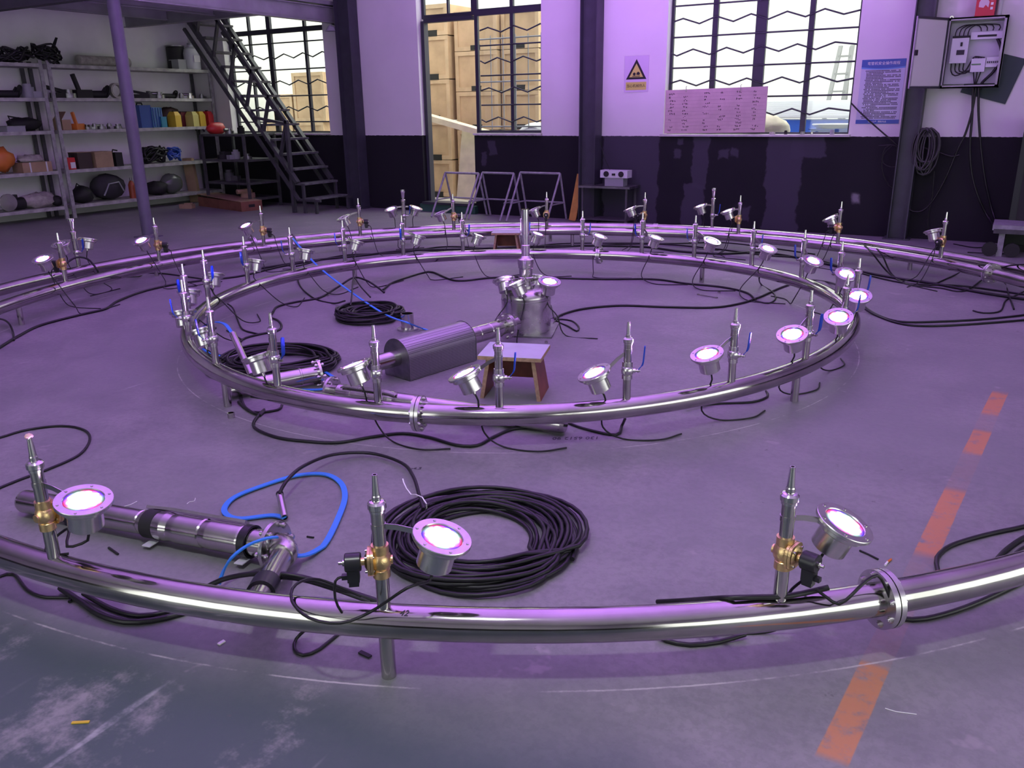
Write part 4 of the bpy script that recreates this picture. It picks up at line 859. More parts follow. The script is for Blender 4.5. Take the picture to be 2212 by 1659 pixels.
om = ob('pen_mark', text_mesh('42', .028, shear=.3), INK, outer, M=Matrix.Translation((-CN[0], -CN[1], 0)) @ M42)

# ---------------------------------------------------------------- mezzanine and stair
def sbox(name, c, d, mat, parent=None, label=None): return struct(name, MB().box(c, d), mat, parent, label)
mz = bpy.data.objects.new('mezzanine', None); COL.objects.link(mz); mz['kind'] = 'structure'; mz['label'] = 'pale mezzanine deck on steel beams over the storage shelves'
ob('deck', wall_pieces(XL, -10.62, 7.6, YB, [(-13.3, -11.6, 10.85, 11.9)], 0, .06), MEZZ, mz, M=Matrix(((1, 0, 0, 0), (0, 0, 1, 0), (0, 1, 0, 3.47), (0, 0, 0, 1))))
def ibeam(a, b, h, w, parent, mat):
    m = MB(); a, b = Vector(a), Vector(b)
    m.bar(a, b, .012, h); m.bar(a+Vector((0, 0, h/2)), b+Vector((0, 0, h/2)), w, .014); m.bar(a-Vector((0, 0, h/2)), b-Vector((0, 0, h/2)), w, .014); return ob('beam', m, mat, parent)
ibeam((XL, 7.72, 3.31), (-10.6, 7.72, 3.31), .24, .15, mz, DARKST); ibeam((-10.72, 7.6, 3.29), (-10.72, YB, 3.29), .24, .14, mz, MEZZ)
ibeam((XL, 10.75, 3.33), (-10.8, 10.75, 3.33), .2, .12, mz, MEZZ)
for x in (-12.2, -13.4): ibeam((x, 7.8, 3.36), (x, 10.7, 3.36), .16, .1, mz, MEZZ)
pf = fl(323, 512); pole = bpy.data.objects.new('column', None); COL.objects.link(pole); pole.location = (pf[0]-.02, pf[1], 0); pole['kind'] = 'structure'; pole['label'] = 'round purple-grey pole carrying the mezzanine corner'
ob('shaft', MB().lathe([(0, 0), (.084, 0), (.084, 3.2), (0, 3.2)], 24), POLEM, pole); ob('base_plate', MB().box((0, 0, .008), (.28, .28, .016)), POLEM, pole)
st = thing('steel_stair', 'steep dark steel stair with lattice handrail rising to the mezzanine', 'stair', (-10.36, 10.9, 0))
SX, SZ = -2.86, 3.44                       # run and rise
def sp(z, y=0, up=0.): return (SX*z/SZ, y, z+up)
for y in (0, .86):
    ob('stringer', MB().bar(sp(.52, y), sp(3.44, y), .06, .085, (0, 1, 0)), STAIR, st); ob('stringer', MB().bar(sp(.52, y, -.30), sp(3.44, y, -.30), .05, .05, (0, 1, 0)), STAIR, st)
TRM = MB().box((0, .43, 0), (.24, .84, .035)).mesh('tread')
for k in range(13):
    z = .25+.2475*k
    ob('tread', TRM, TREAD, st, loc=(SX*z/SZ+.02, 0, z))
for x, zt in ((-.62, 1.50), ): ob('newel_post', MB().box((x+.05, 0, zt/2), (.06, .06, zt)), STAIR, st)
ob('handrail', MB().bar((-.55, 0, 1.50), (-.55+SX*(1.95/SZ), 0, 3.45), .055, .055, (0, 1, 0)), STAIR, st)
ob('handrail_return', MB().bar((-.55, 0, 1.50), sp(1.62, 0), .045, .045, (0, 1, 0)), STAIR, st)
for k in range(6):
    z = .95+.42*k; ob('lattice_bar', MB().bar(sp(z), (SX*(z-.30)/SZ*1.0-.02, 0, z+.62), .04, .055, (0, 1, 0)), STAIR, st)
for y in (.02, .84):
    ob('step_leg', MB().box((-.06, y, .115), (.045, .045, .23)), STAIR, st); ob('step_leg', MB().box((-.33, y, .25), (.045, .045, .5)), STAIR, st)
for y in (.02, .84): ob('step_frame', MB().box((-.2, y, .225), (.5, .04, .04)), STAIR, st)
ob('far_handrail', MB().bar(sp(.5, .86, .0), sp(3.4, .86, .0), .04, .05, (0, 1, 0)), STAIR, st)

# ---------------------------------------------------------------- storage shelves along the left wall
LV = [.22, .81, 1.46, 1.98, 2.51]
def shelf_unit(y0, y1, label):
    t = thing('storage_shelf', label, 'shelf unit', (-14.0, y0, 0), 0, 'storage shelves on the left wall')
    for x in (0, -.53):
        for y in (.03, y1-y0-.03):
            ob('post', MB().box((x-.012, y, 1.28), (.035, .06, 2.56)), SHPOST if x == 0 else RACK, t)
    for z in LV: ob('shelf_board', MB().box((-.27, (y1-y0)/2, z-.03), (.55, y1-y0-.02, .055)), SHELF, t)
    return t
shelf_unit(8.70, 12.05, 'grey five-tier storage shelf nearest the back wall')
shelf_unit(5.2, 8.62, 'grey five-tier storage shelf cut by the left picture edge')
def on(x, lv, dx=.16):                    # spot on a shelf level, seen at pixel column x, dx behind the front edge
    X = -14.0-dx
    lo, hi = 0., 400.
    P = None
    for _ in range(40):
        y = (lo+hi)/2+0; P = lw(x, y, X)
        if P[2] > LV[lv]: lo = y
        else: hi = y
    return (X, P[1], LV[lv]-.002)
def put(name, m, mat, label, cat, x, lv, dx=.16, rz=0, group=None, parts=()):
    p = on(x, lv, dx)
    if not parts: return one(name, m, mat, label, cat, group, p, (0, 0, rz))
    t = thing(name, label, cat, p, rz, group); ob('body', m, mat, t)
    for nm, mm, mt in parts: ob(nm, mm, mt, t)
    return t
def tangle(R, n, r, seed, h=.12, sq=(1, 1)):
    rn = random.Random(seed); P = []
    for k in range(n):
        P += [np.array([sq[0]*R*(.55+.45*rn.random())*math.cos(a+rn.uniform(-.3, .3)), sq[1]*R*(.55+.45*rn.random())*math.sin(a), r+h*rn.random()]) for a in [i*PI/3+rn.random() for i in range(6)]]
    return MB().tube(smooth_path(P, .06), r, 6)
G = 'things on the storage shelves'
bxm = lambda w, d, h: MB().box((0, 0, h/2), (d, w, h))          # w along the shelf
put('cable_tangle', tangle(.24, 9, .016, 1, .30, (.8, 1.1)).add(*[[(0, .05, .2), (0, .2, .43), (.02, .23, .42), (.02, .12, .2)], [(0, 1, 2, 3)]]), RUBBER, 'black tangle of welding cable on the top shelf by the posts', 'cable coil', 105, 4, .14, 0, G)
put('cable_tangle', tangle(.26, 8, .018, 2, .22, (.8, 1.2)), RUBBER, 'black tangle of welding cable on the top shelf at the picture edge', 'cable coil', 35, 4, .14, 0, G)
put('cloth_roll', MB().cyl((0, -.48, .09), (0, .5, .09), .09, 16, .085).ball((0, .5, .09), (.085, .03, .085)), CLOTH, 'long pale cloth roll on the top shelf behind the pole', 'cloth roll', 225, 4, .3, 0, G)
put('water_jug', MB().lathe([(0, 0), (.15, 0), (.155, .02), (.155, .30), (.13, .38), (.06, .42), (.05, .46), (0, .46)], 20), WHITEC, 'white plastic jug standing on the top shelf beside the stair', 'jug', 417, 4, .2, 0, G, [('cap', MB().lathe([(0, .455), (.055, .455), (.055, .49), (0, .49)], 14), GREYP), ('label_patch', MB().box((.155, 0, .2), (.006, .14, .12)), WHITEP)])
put('carton', bxm(.22, .25, .17), GREYP, 'grey carton on the top shelf left of the white jug', 'carton', 388, 4, .3, 0, G, [('lid', MB().box((0, 0, .176), (.27, .235, .014)), GREYP)])
put('drum', MB().lathe([(0, 0), (.17, 0), (.17, .40), (.16, .43), (0, .43)], 20), BLK, 'black round tub on the top shelf behind the white jug', 'tub', 384, 4, .42, 0, G, [('rim', MB().lathe([(.16, .425), (.175, .425), (.175, .445), (.16, .445)], 20, closed=True), DULL)])
def tool(kind, s=1.):
    m = MB()
    if kind == 0: m.box((0, 0, .06*s), (.12*s, .26*s, .12*s)).bar((0, -.05*s, .1*s), (0, -.12*s, .34*s), .05*s, .05*s).cyl((0, .12*s, .07*s), (0, .22*s, .07*s), .035*s, 10)
    if kind == 1: m.cyl((0, -.16*s, .05*s), (0, .12*s, .05*s), .048*s, 12).lathe([(0, 0), (.09*s, 0), (.09*s, .02*s), (0, .02*s)], 16, Matrix.Translation((0, .14*s, .08*s)) @ Matrix.Rotation(1.2, 4, 'X')).cyl((.03, .06*s, .08*s), (.09, .08*s, .13*s), .018*s, 8)
    if kind == 2: m.bar((0, -.22*s, .16*s), (0, .18*s, .08*s), .06*s, .05*s).box((0, .05*s, .04*s), (.14*s, .3*s, .08*s))
    if kind == 3: m.lathe([(.05*s, 0), (.09*s, 0), (.09*s, .06*s), (.05*s, .06*s)], 14, Matrix.Rotation(0, 4, 'X'), closed=True).cyl((0, 0, .0), (0, 0, .11*s), .05*s, 10).cyl((.0, -.03, .08*s), (0, -.14*s, .08*s), .03*s, 8)
    if kind == 4: m.cyl((0, 0, 0), (0, 0, .10*s), .06*s, 12).cyl((0, 0, .1*s), (0, 0, .13*s), .04*s, 10).box((0, .08*s, .03*s), (.08*s, .1*s, .06*s))
    return m
names = [('power_drill', 'power drill', 'drill'), ('angle_grinder', 'angle grinder', 'grinder'), ('clamp', 'bar clamp', 'clamp'), ('pipe_fitting', 'pipe fitting', 'fitting'), ('coupling', 'pipe coupling', 'fitting')]
for x, k, s, w, m in ((20, 1, 1.2, 'at the picture edge', BLK), (62, 4, 1.7, 'left of the shelf posts', GREYP), (128, 2, 1.1, 'right of the shelf posts', BLK), (150, 3, 1.3, 'second right of the posts', DULL), (180, 0, 1.15, 'third right of the posts', BLK), (212, 1, 1.3, 'just left of the pole', BLK),
                      (300, 2, .9, 'just right of the pole', BLK), (322, 4, 1.0, 'second right of the pole', RACK), (345, 3, 1.1, 'third right of the pole', DULL), (368, 1, .9, 'fourth right of the pole', BLK), (392, 4, .8, 'fifth right of the pole', DULL), (412, 3, .9, 'sixth right of the pole', STEEL), (436, 4, .7, 'nearest the stair', DULL)):
    put(names[k][0], tool(k, s), m, '%s %s on the second shelf from top, %s' % ({BLK: 'black', GREYP: 'grey', RACK: 'dark', DULL: 'dull metal', STEEL: 'bright metal'}[m], names[k][1], w), names[k][2], x, 3, .2, random.uniform(-.5, .5), G)
put('wire_roll', MB().lathe([(.10, 0), (.13, 0), (.13, .09), (.10, .09)], 20, Matrix.Translation((0, 0, .13)) @ Matrix.Rotation(PI/2, 4, 'Y'), closed=True), CLOTH, 'round pale wire roll standing on the second shelf behind the pole', 'wire roll', 250, 3, .2, 0, G)
# middle shelf
put('tool_bag', MB().ball((0, 0, .11), (.16, .28, .11), 12, 8, .12, 3), BLK, 'black tool bag on the middle shelf at the picture edge', 'bag', 55, 2, .25, 0, G, [('handle', MB().tube([(0, -.2, .12), (0, -.24, .24), (0, -.05, .2)], .015, 6), BLK)])
put('metal_box', bxm(.30, .3, .08), GREYP, 'low grey metal box on the middle shelf under the black tool bag', 'box', 25, 2, .14, 0, G, [('lid', MB().box((0, 0, .085), (.31, .31, .012)), DULL)])
put('cardboard_box', bxm(.16, .25, .17), CARD, 'open cardboard box on the middle shelf right of the posts', 'carton', 137, 2, .2, 0, G, [('flap', MB().bar((0, -.08, .17), (0, .02, .30), .25, .006, (0, 1, 0)), CARD)])
put('power_drill', tool(0, .85), ORGP, 'orange power drill on the middle shelf beside the cardboard box', 'drill', 170, 2, .14, .4, G)
for x, k in ((190, 3), (205, 4), (220, 3), (237, 4), (255, 3)):
    put('pipe_fitting', tool(k, .75), DULL, 'dark pipe fitting on the middle shelf left of the pole, %s in its row' % ORD[(x-175)//15], 'fitting', x, 2, .16, x, 'row of fittings on the middle shelf')
put('plastic_case', bxm(.24, .3, .40), BLUEB, 'dark blue plastic case on the middle shelf right of the pole', 'case', 308, 2, .22, 0, G, [('handle', MB().tube([(.0, -.06, .40), (0, -.05, .44), (0, .05, .44), (0, .06, .40)], .012, 6), BLK)])
put('parts_bin', bxm(.24, .28, .36), mk('pale_blue_plastic', (.08, .22, .36), .5), 'pale blue ribbed plastic crate on the middle shelf', 'crate', 332, 2, .2, .1, G, [('rib', MB().box((.145, y, .18), (.012, .02, .34)), BLUEB) for y in (-.09, -.03, .03, .09)])
put('parts_bin', bxm(.12, .2, .19), TEAL, 'small teal plastic bin on the middle shelf', 'bin', 349, 2, .12, 0, G, [('rim', MB().box((0, 0, .186), (.21, .13, .012)), TEAL)])
put('tool_bag', MB().ball((0, 0, .19), (.16, .24, .18), 12, 8, .10, 5), mk('brown_leather', (.06, .035, .03), .6), 'dark brown tool bag on the middle shelf behind the yellow can', 'bag', 370, 2, .3, 0, G)
def canister(w, h): return MB().add([(-.10, -w/2, 0), (.10, -w/2, 0), (.10, w/2, 0), (-.10, w/2, 0), (-.10, -w/2, h*.75), (.10, -w/2, h*.75), (.10, w/2, h*.75), (-.10, w/2, h*.75), (-.06, -w/3, h), (.06, -w/3, h), (.06, w/3, h), (-.06, w/3, h)],
    [(3, 2, 1, 0), (0, 1, 5, 4), (1, 2, 6, 5), (2, 3, 7, 6), (3, 0, 4, 7), (4, 5, 9, 8), (5, 6, 10, 9), (6, 7, 11, 10), (7, 4, 8, 11), (8, 9, 10, 11)])
for x, m, lab in ((379, YELP, 'yellow grinder case on the middle shelf, leftmost of the bright ones'), (417, PYEL, 'pale yellow grinder case on the middle shelf near the stair'), (432, YELP, 'bright yellow grinder case on the middle shelf beside the red one'), (450, REDP, 'red grinder case at the end of the middle shelf')):
    put('tool_case', canister(.15, .28), m, lab, 'tool case', x, 2, .10, .12, 'tool cases on the middle shelf', [('nozzle', MB().cyl((.02, .0, -.02), (.08, .02, -.1), .018, 8), BLK)] if x in (417, 432) else [('cap', MB().cyl((0, 0, .27), (0, 0, .30), .03, 8), BLK)])
put('fire_blanket_tin', bxm(.20, .18, .27), mk('dark_red_tin', (.16, .02, .03), .5), 'dark red tin on the middle shelf between the yellow cases', 'tin', 397, 2, .3, .0, G, [('lid', MB().box((0, 0, .276), (.19, .21, .014)), BLK)])
# second shelf from below
put('life_vest', MB().ball((0, 0, .22), (.18, .20, .20), 12, 8, .15, 8), ORGP, 'orange bundle on the second lowest shelf at the picture edge', 'bundle', 6, 1, .2, 0, G)
put('wooden_box', bxm(.50, .3, .16), CARD, 'strapped low wooden box on the second lowest shelf', 'box', 72, 1, .18, 0, G, [('strap', MB().box((.151, y, .08), (.006, .025, .16)), WHITEC) for y in (-.12, .16)])
put('plastic_sheet', MB().ball((0, 0, .06), (.14, .22, .07), 12, 8, .25, 9), CLOTH, 'crumpled pale plastic on top of the strapped wooden box', 'sheet', 70, 1, .18, 0, G).location.z += .15
put('oil_can', bxm(.14, .14, .20), REDP, 'red oil can on the second lowest shelf beside the posts', 'can', 152, 1, .12, 0, G, [('cap', MB().cyl((0, .03, .2), (0, .03, .225), .02, 8), BLK), ('label_patch', MB().box((.072, .02, .07), (.004, .09, .1)), WHITEC)])
put('carton', bxm(.26, .26, .27), mk('dark_brown_carton', (.045, .03, .025), .7), 'dark brown carton on the second lowest shelf', 'carton', 177, 1, .2, 0, G, [('flap', MB().box((0, 0, .273), (.27, .27, .006)), CARD)])
put('carton', bxm(.34, .3, .27), CARD, 'plain cardboard carton on the second lowest shelf left of the pole', 'carton', 217, 1, .18, 0, G, [('tape', MB().box((0, 0, .271), (.302, .05, .003)), PLYB)])
put('battery_box', bxm(.14, .2, .24), BLK, 'black battery box on the second lowest shelf left of the pole', 'box', 253, 1, .14, 0, G, [('handle', MB().tube([(0, -.06, .24), (0, -.04, .29), (0, .05, .27)], .012, 6), BLK)])
put('hose_bundle', tangle(.30, 10, .022, 11, .28, (.6, 1)), RUBBER, 'bundle of black hose on the second lowest shelf right of the pole', 'hose', 332, 1, .22, 0, G)
put('hose_bundle', tangle(.17, 9, .016, 12, .26, (.6, 1)), mk('blue_hose', (.02, .06, .35), .4), 'bundle of blue hose on the second lowest shelf', 'hose', 378, 1, .16, 0, G)
# lowest shelf
put('work_lamp', MB().lathe([(0, 0), (.08, 0), (.14, .09), (.14, .11), (0, .10)], 18, Matrix.Translation((0, 0, .15)) @ Matrix.Rotation(PI/2, 4, 'Y')), STEEL, 'round metal lamp head on the lowest shelf at the picture edge', 'lamp head', 3, 0, .1, 0, G)
put('motor', MB().cyl((0, -.16, .10), (0, .16, .10), .10, 16).box((0, 0, .22), (.08, .12, .06)), BLK, 'black motor on the lowest shelf at the picture edge', 'motor', 22, 0, .2, 0, G)
put('plastic_bag', MB().ball((0, 0, .12), (.18, .34, .13), 14, 8, .18, 14), CLOTH, 'pale plastic bag on the lowest shelf', 'bag', 72, 0, .22, 0, G)
put('helmet', MB().ball((0, 0, .09), (.09, .10, .09), 12, 8), BLK, 'black ball-shaped float on the lowest shelf beside the posts', 'float', 117, 0, .12, 0, G)
put('tool_bag', MB().ball((0, 0, .14), (.18, .20, .15), 12, 8, .14, 16), BLK, 'black bag on the lowest shelf right of the posts', 'bag', 172, 0, .2, 0, G, [('strap', MB().tube([(0, -.12, .2), (0, -.05, .34), (0, .08, .22)], .012, 6), BLK)])
put('tool_bag', MB().ball((0, 0, .24), (.20, .32, .22), 14, 8, .10, 17), mk('charcoal_fabric', (.03, .03, .033), .8), 'large charcoal bag on the lowest shelf left of the pole', 'bag', 232, 0, .22, 0, G, [('strap', MB().tube([(.16, -.2, .1), (.2, -.1, .3), (.2, .1, .32), (.17, .2, .15)], .014, 6), GREYP)])
put('gas_bottle', MB().lathe([(0, 0), (.06, 0), (.06, .24), (.035, .30), (.015, .32), (0, .33)], 14), mk('dark_orange_paint', (.30, .06, .02), .45), 'dark orange gas bottle on the lowest shelf beside the pole', 'gas bottle', 284, 0, .12, 0, G, [('valve', MB().cyl((0, 0, .32), (0, 0, .37), .02, 8), DULL)])
put('plastic_bag', MB().ball((0, 0, .19), (.18, .24, .19), 14, 9, .09, 18), mk('glossy_dark_bag', (.10, .11, .10), .25), 'shiny dark bag on the lowest shelf near the stair', 'bag', 370, 0, .18, 0, G)
put('tool_bag', MB().ball((0, 0, .13), (.2, .22, .14), 12, 8, .14, 19), BLK, 'black bag on the lowest shelf right of the pole', 'bag', 338, 0, .2, 0, G)

# ---------------------------------------------------------------- dark rack and boxes in front of the stair
rk = thing('steel_rack', 'dark three-tier steel rack under the stair', 'rack', (-13.25, 11.0, 0))
for x in (0, 1.12):
    for y in (0, .75): ob('post', MB().box((x, y, .66), (.045, .045, 1.32)), RACK, rk)
for z in (.16, .45, .86, 1.31): ob('shelf_board', MB().box((.56, .375, z), (1.14, .78, .04)), RACK, rk)
one('cloth_bag', MB().ball((0, 0, .10), (.12, .20, .11), 12, 8, .16, 21), REDP, 'red cloth bag on top of the dark rack', 'bag', None, (-13.05, 11.2, 1.32))
for i, (x, y, z, s, m, lab) in enumerate(((-12.75, 11.25, 1.33, .9, DULL, 'dull metal fitting on the dark rack top, beside the red bag'), (-12.5, 11.3, 1.33, 1.1, BLK, 'black fitting on the dark rack top near the stair'), (-12.95, 11.2, .88, 1.2, BLK, 'black fitting on the upper tier of the dark rack'), (-12.6, 11.2, .88, 1.3, GREYP, 'grey fitting on the upper tier of the dark rack'), (-12.3, 11.2, .88, .9, DULL, 'dull fitting on the upper tier of the dark rack, near the stair'), (-12.9, 11.25, .47, 1.6, RACK, 'dark machine part on the lower tier of the rack'), (-12.4, 11.2, .18, 1.5, CARD, 'brown part on the bottom tier of the dark rack'))):
    one('pipe_fitting', tool(3+i % 2, s), m, lab, 'fitting', 'parts on the dark rack', (x, y, z), (0, 0, i))
g = fl(487, 455)
g = fl(415, 437); one('timber_offcut', MB().box((0, 0, .42), (.20, .10, .86), Matrix.Rotation(.03, 4, 'X')).box((.0, -.055, .84), (.2, .012, .04)), CARD, 'tall cardboard post leaning against the storage shelf end', 'cardboard tube', None, (g[0], g[1]+.1, 0), (0, -.05, .4))
a, b = fl(432, 445), fl(525, 458); mid = (a+b)/2; an = math.atan2(b[1]-a[1], b[0]-a[0]); Lb = float(np.linalg.norm(b-a))
cb = thing('carton', 'long flat red-brown carton lying on the floor before the dark rack', 'carton', (mid[0], mid[1]+.22, 0), an)
ob('body', MB().box((0, 0, .085), (Lb, .42, .17)), CARDR, cb); ob('lid', MB().bar((-Lb/2-.02, 0, .22), (Lb/2, 0, .172), .43, .008), CARD, cb); ob('end_mark', MB().box((Lb/2+.002, 0, .09), (.004, .12, .05)), BLK, cb)
one('carton', MB().box((0, 0, .11), (.20, .2, .22)).box((0, 0, .224), (.21, .21, .006)), CARD, 'small brown carton standing behind the long flat carton', 'carton', None, tuple(np.array(fl(520, 436))+np.array((0, .15, 0))))
one('scrap_wood', MB().box((0, 0, .04), (.25, .14, .08)).box((.03, 0, .09), (.12, .1, .02)), CARD, 'short wood block on the floor at the shelf end', 'wood block', None, fl(405, 450), (0, 0, .4))

# ---------------------------------------------------------------- things along the back wall
def trestle(x0, x1, label):
    Y0 = 11.72; a, b = pl(x0, 374, 1, Y0), pl(x1, 374, 1, Y0); h = (a[2]+b[2])/2; w = b[0]-a[0]
    t = thing('trestle', label, 'trestle', (a[0], Y0, 0), 0, 'tube trestles by the doorway')
    ob('top_bar', MB().tube([(0, 0, h), (w, 0, h)], .019, 8), TRESTLE, t)
    for x in (0, w):
        ob('leg', MB().tube([(x, 0, h), (x-.02, -.42, .015)], .017, 8), TRESTLE, t); ob('leg', MB().tube([(x, 0, h), (x+.0, .22, .015)], .017, 8), TRESTLE, t)
        ob('side_brace', MB().tube([(x-.012, -.30, .28), (x, .155, .28)], .012, 6), TRESTLE, t)
    ob('cross_bar', MB().tube([(0, .155, .28), (w, .155, .28)], .014, 8), TRESTLE, t)
trestle(962, 1034, 'grey tube trestle nearest the doorway'); trestle(1042, 1110, 'grey tube trestle, middle one of the three'); trestle(1124, 1210, 'grey tube trestle nearest the yellow board')
g = bw(1250, 478, 11.9); one('yellow_board', MB().bar((0, 0, 0), (.07, .14, .70), .12, .02, (0, 1, 0)), YELW, 'yellow painted board leaning on the wall column', 'board', None, (g[0]-.09, 11.86, .01))
tb = thing('side_table', 'small dark steel table at the back wall', 'table', (-5.30, 11.86, 0))
for x in (-.36, .36):
    for y in (-.17, .17): ob('leg', MB().box((x, y, .27), (.03, .03, .54)), RACK, tb)
ob('table_top', MB().box((0, 0, .555), (.84, .42, .03)), DULL, tb); ob('lower_shelf', MB().box((0, 0, .07), (.76, .36, .02)), RACK, tb)
ga = thing('gauge_box', 'pale gauge box with two dials on the small dark table', 'gauge', (-5.18, 11.84, .57))
ob('body', MB().box((0, 0, .06), (.30, .16, .12)), GREYP, ga); h = ob('head', MB().box((0, -.01, .175), (.44, .17, .11)), WHITEC, ga)
for x in (-.12, .12): ob('dial', MB().lathe([(0, 0), (.042, 0), (.042, .012), (0, .012)], 18, Matrix.Translation((x, -.095, .175)) @ Matrix.Rotation(PI/2, 4, 'X')), BLK, h)
ob('switch', MB().box((0, -.10, .17), (.05, .02, .03)), BLK, h)
one('thin_wire', MB().tube([(-5.45, 11.8, 1.25), (-5.36, 11.82, .95), (-5.24, 11.84, .72)], .004, 5), RUBBER, 'thin dark wire running down to the gauge box', 'wire')
# warning sign
sg = thing('warning_sign', 'yellow triangle machine-injury warning sign on the white wall', 'sign', (-5.01, YB-.006, 2.15))
XY = Matrix.Rotation(PI/2, 4, 'X')        # drawing plane -> wall plane facing the room
ob('plate', MB().box((0, 0, 0), (.38, .004, .50)), mk('clear_sign_plate', (.62, .55, .68), .12), sg)
SIGNY = mk('sign_yellow', (.55, .56, .12), .4)
tri = lambda r: [(r*math.cos(PI/2+k*2*PI/3), r*math.sin(PI/2+k*2*PI/3)) for k in range(3)]
tr = ob('triangle', MB().prism(tri(.185), .003, .0045, Matrix.Translation((0, 0, .02)) @ XY), BLK, sg); ob('triangle_field', MB().prism(tri(.125), .0045, .006, Matrix.Translation((0, 0, .02)) @ XY), SIGNY, tr)
ob('pictogram', MB().lathe([(0, .006), (.022, .006), (.022, .0075), (0, .0075)], 12, Matrix.Translation((-.03, 0, .0)) @ XY).prism([(.0, -.03), (.05, -.035), (.06, -.01), (.035, .012), (.01, .0)], .006, .0075, Matrix.Translation((0, 0, .02)) @ XY).prism([(-.06, -.055), (.06, -.055), (.06, -.045), (-.06, -.045)], .006, .0075, Matrix.Translation((0, 0, .02)) @ XY), BLK, tr)
ca = ob('caption', MB().box((0, -.003, -.165), (.32, .003, .11)), SIGNY, sg); ob('lettering', text_mesh('当心机械伤人', .05, Matrix.Translation((0, -.006, -.165)) @ XY), BLK, ca)
# safety notice
ps = thing('safety_notice', 'blue and white printed safety notice beside the right window', 'poster', (-1.655, YB-.004, 1.83))
PW, PH = .52, .78
ob('sheet', MB().box((0, 0, 0), (PW, .003, PH)), mk('notice_paper', (.50, .50, .66), .35), ps); bl = mk('notice_blue', (.02, .06, .36), .35)
hd = ob('header', MB().prism([(-PW/2, PH/2)]+[(-PW/2+PW*i/10, PH/2-.088-.02*math.sin(PI*i/10)) for i in range(11)]+[(PW/2, PH/2)], .002, .003, XY), bl, ps); ob('lettering', text_mesh('弯管机安全操作规程', .043, Matrix.Translation((0, -.004, PH/2-.05)) @ XY), WHITEP, hd)
ob('header_edge', MB().prism([(-PW/2+PW*i/10, PH/2-.088-.02*math.sin(PI*i/10)) for i in range(11)]+[(PW/2-PW*i/10, PH/2-.108-.015*math.sin(PI*i/10)) for i in range(11)], .002, .0025, XY), mk('notice_light_blue', (.10, .25, .60), .35), ps)
ft = ob('footer', MB().box((0, -.0025, -PH/2+.025), (PW, .001, .05)), bl, ps); ob('lettering', text_mesh('安全生产  预防为主', .026, Matrix.Translation((0, -.004, -PH/2+.025)) @ XY), WHITEP, ft)
m = MB(); rn = random.Random(5); y = PH/2-.135
for k in range(32):
    x = -PW/2+.055+(.012 if k % 3 else 0); end = PW/2-.05 if k % 3 != 2 else rn.uniform(-.12, .14); 
    while x < end:
        w_ = rn.uniform(.008, .012)
        if rn.random() > .10: m.box((x+w_/2, -.0026, y), (w_, .0008, .0085)); m.box((x+w_/2, -.0026, y-.003), (w_*.5, .0009, .012))
        x += w_+.003
    y -= .0185
pr = ob('printed_lines', m, INK, ps); pr['kind'] = 'stuff'
# lined board with pencilled figures in the window corner
bd = thing('tally_board', 'pale plywood board covered with pencilled figures in the right window', 'board', (-3.81, YB-.02, 1.325)); bdm = mk('pinkish_board', (.55, .42, .42), .6, noise=.1, nscale=6)
MBD = Matrix.Rotation(-.035, 4, 'X') @ Matrix.Rotation(-.012, 4, 'Y')
ob('panel', MB().box((0, 0, .30), (1.46, .012, .60)), bdm, bd, M=MBD)
m = MB(); ln = MB(); rn = random.Random(9)
for i in range(11): ln.box((0, -.0075, .055+i*.049), (1.42, .001, .0022))
for cx in (-.66, -.45, -.14, .07, .32, .55):
    for i in range(12):
        if rn.random() < .12: continue
        x = cx+rn.uniform(-.02, .02); z = .045+i*.045
        for j in range(rn.randint(2, 4)):
            p = [(x+rn.uniform(-.008, .008), -.0085, z+rn.uniform(-.014, .014)) for _ in range(4)]; m.tube(p, .0032, 4); x += .022
ob('figures', m, INK, bd, M=MBD)['kind'] = 'stuff'; ob('ruled_line', ln, mk('faint_rule', (.36, .26, .27), .7), bd, M=MBD)['kind'] = 'stuff'
for x in (-.42, .36): ob('hook', MB().tube([(x, -.012, .56), (x, -.02, .63), (x, .03, .645)], .005, 5), STEEL, bd)
for i, (x, h_, r_, m, lab) in enumerate(((1697, .05, .022, BLK, 'small black cap jar on the right window sill'), (1733, .035, .03, DULL, 'small metal tin on the right window sill'), (1753, .03, .02, STEEL, 'small steel fitting on the right window sill'), (1797, .06, .03, GREYP, 'small grey tub on the right window sill'), (1668, .03, .04, CLOTH, 'small pale lump on the right window sill'))):
    g = bw(x, 291, 12.12); one('sill_jar', MB().lathe([(0, 0), (r_, 0), (r_, h_*.8), (r_*.8, h_*.85), (r_*.8, h_), (0, h_)], 14), m, lab, 'jar', 'odds and ends on the window sill', (g[0], 12.12, 1.308))

# electrical box with its open door
eb = thing('electrical_box', 'open grey electrical box with breakers on the back wall', 'electrical box', (-.66, YB-.005, 2.245))
BW, BH, BD = .64, .79, .20; GB = mk('box_grey_paint', (.40, .39, .42), .45, noise=.15, nscale=9); GBI = mk('box_plate', (.45, .45, .50), .45)
ob('body', MB().box((0, -.004, 0), (BW, .008, BH)).box((-BW/2+.008, -BD/2, 0), (.016, BD, BH)).box((BW/2-.008, -BD/2, 0), (.016, BD, BH)).box((0, -BD/2, BH/2-.008), (BW, BD, .016)).box((0, -BD/2, -BH/2+.008), (BW, BD, .016)).box((-BW/2+.02, -BD+.004, 0), (.04, .008, BH)).box((BW/2-.02, -BD+.004, 0), (.04, .008, BH)).box((0, -BD+.004, BH/2-.016), (BW, .008, .032)).box((0, -BD+.004, -BH/2+.016), (BW, .008, .032)), GB, eb)
ob('mounting_plate', MB().box((0, -.05, 0), (BW-.08, .006, BH-.1)), GBI, eb)
DM = Matrix.Translation((-BW/2+.01, -BD-.005, 0)) @ Matrix.Rotation(math.radians(-118), 4, 'Z')
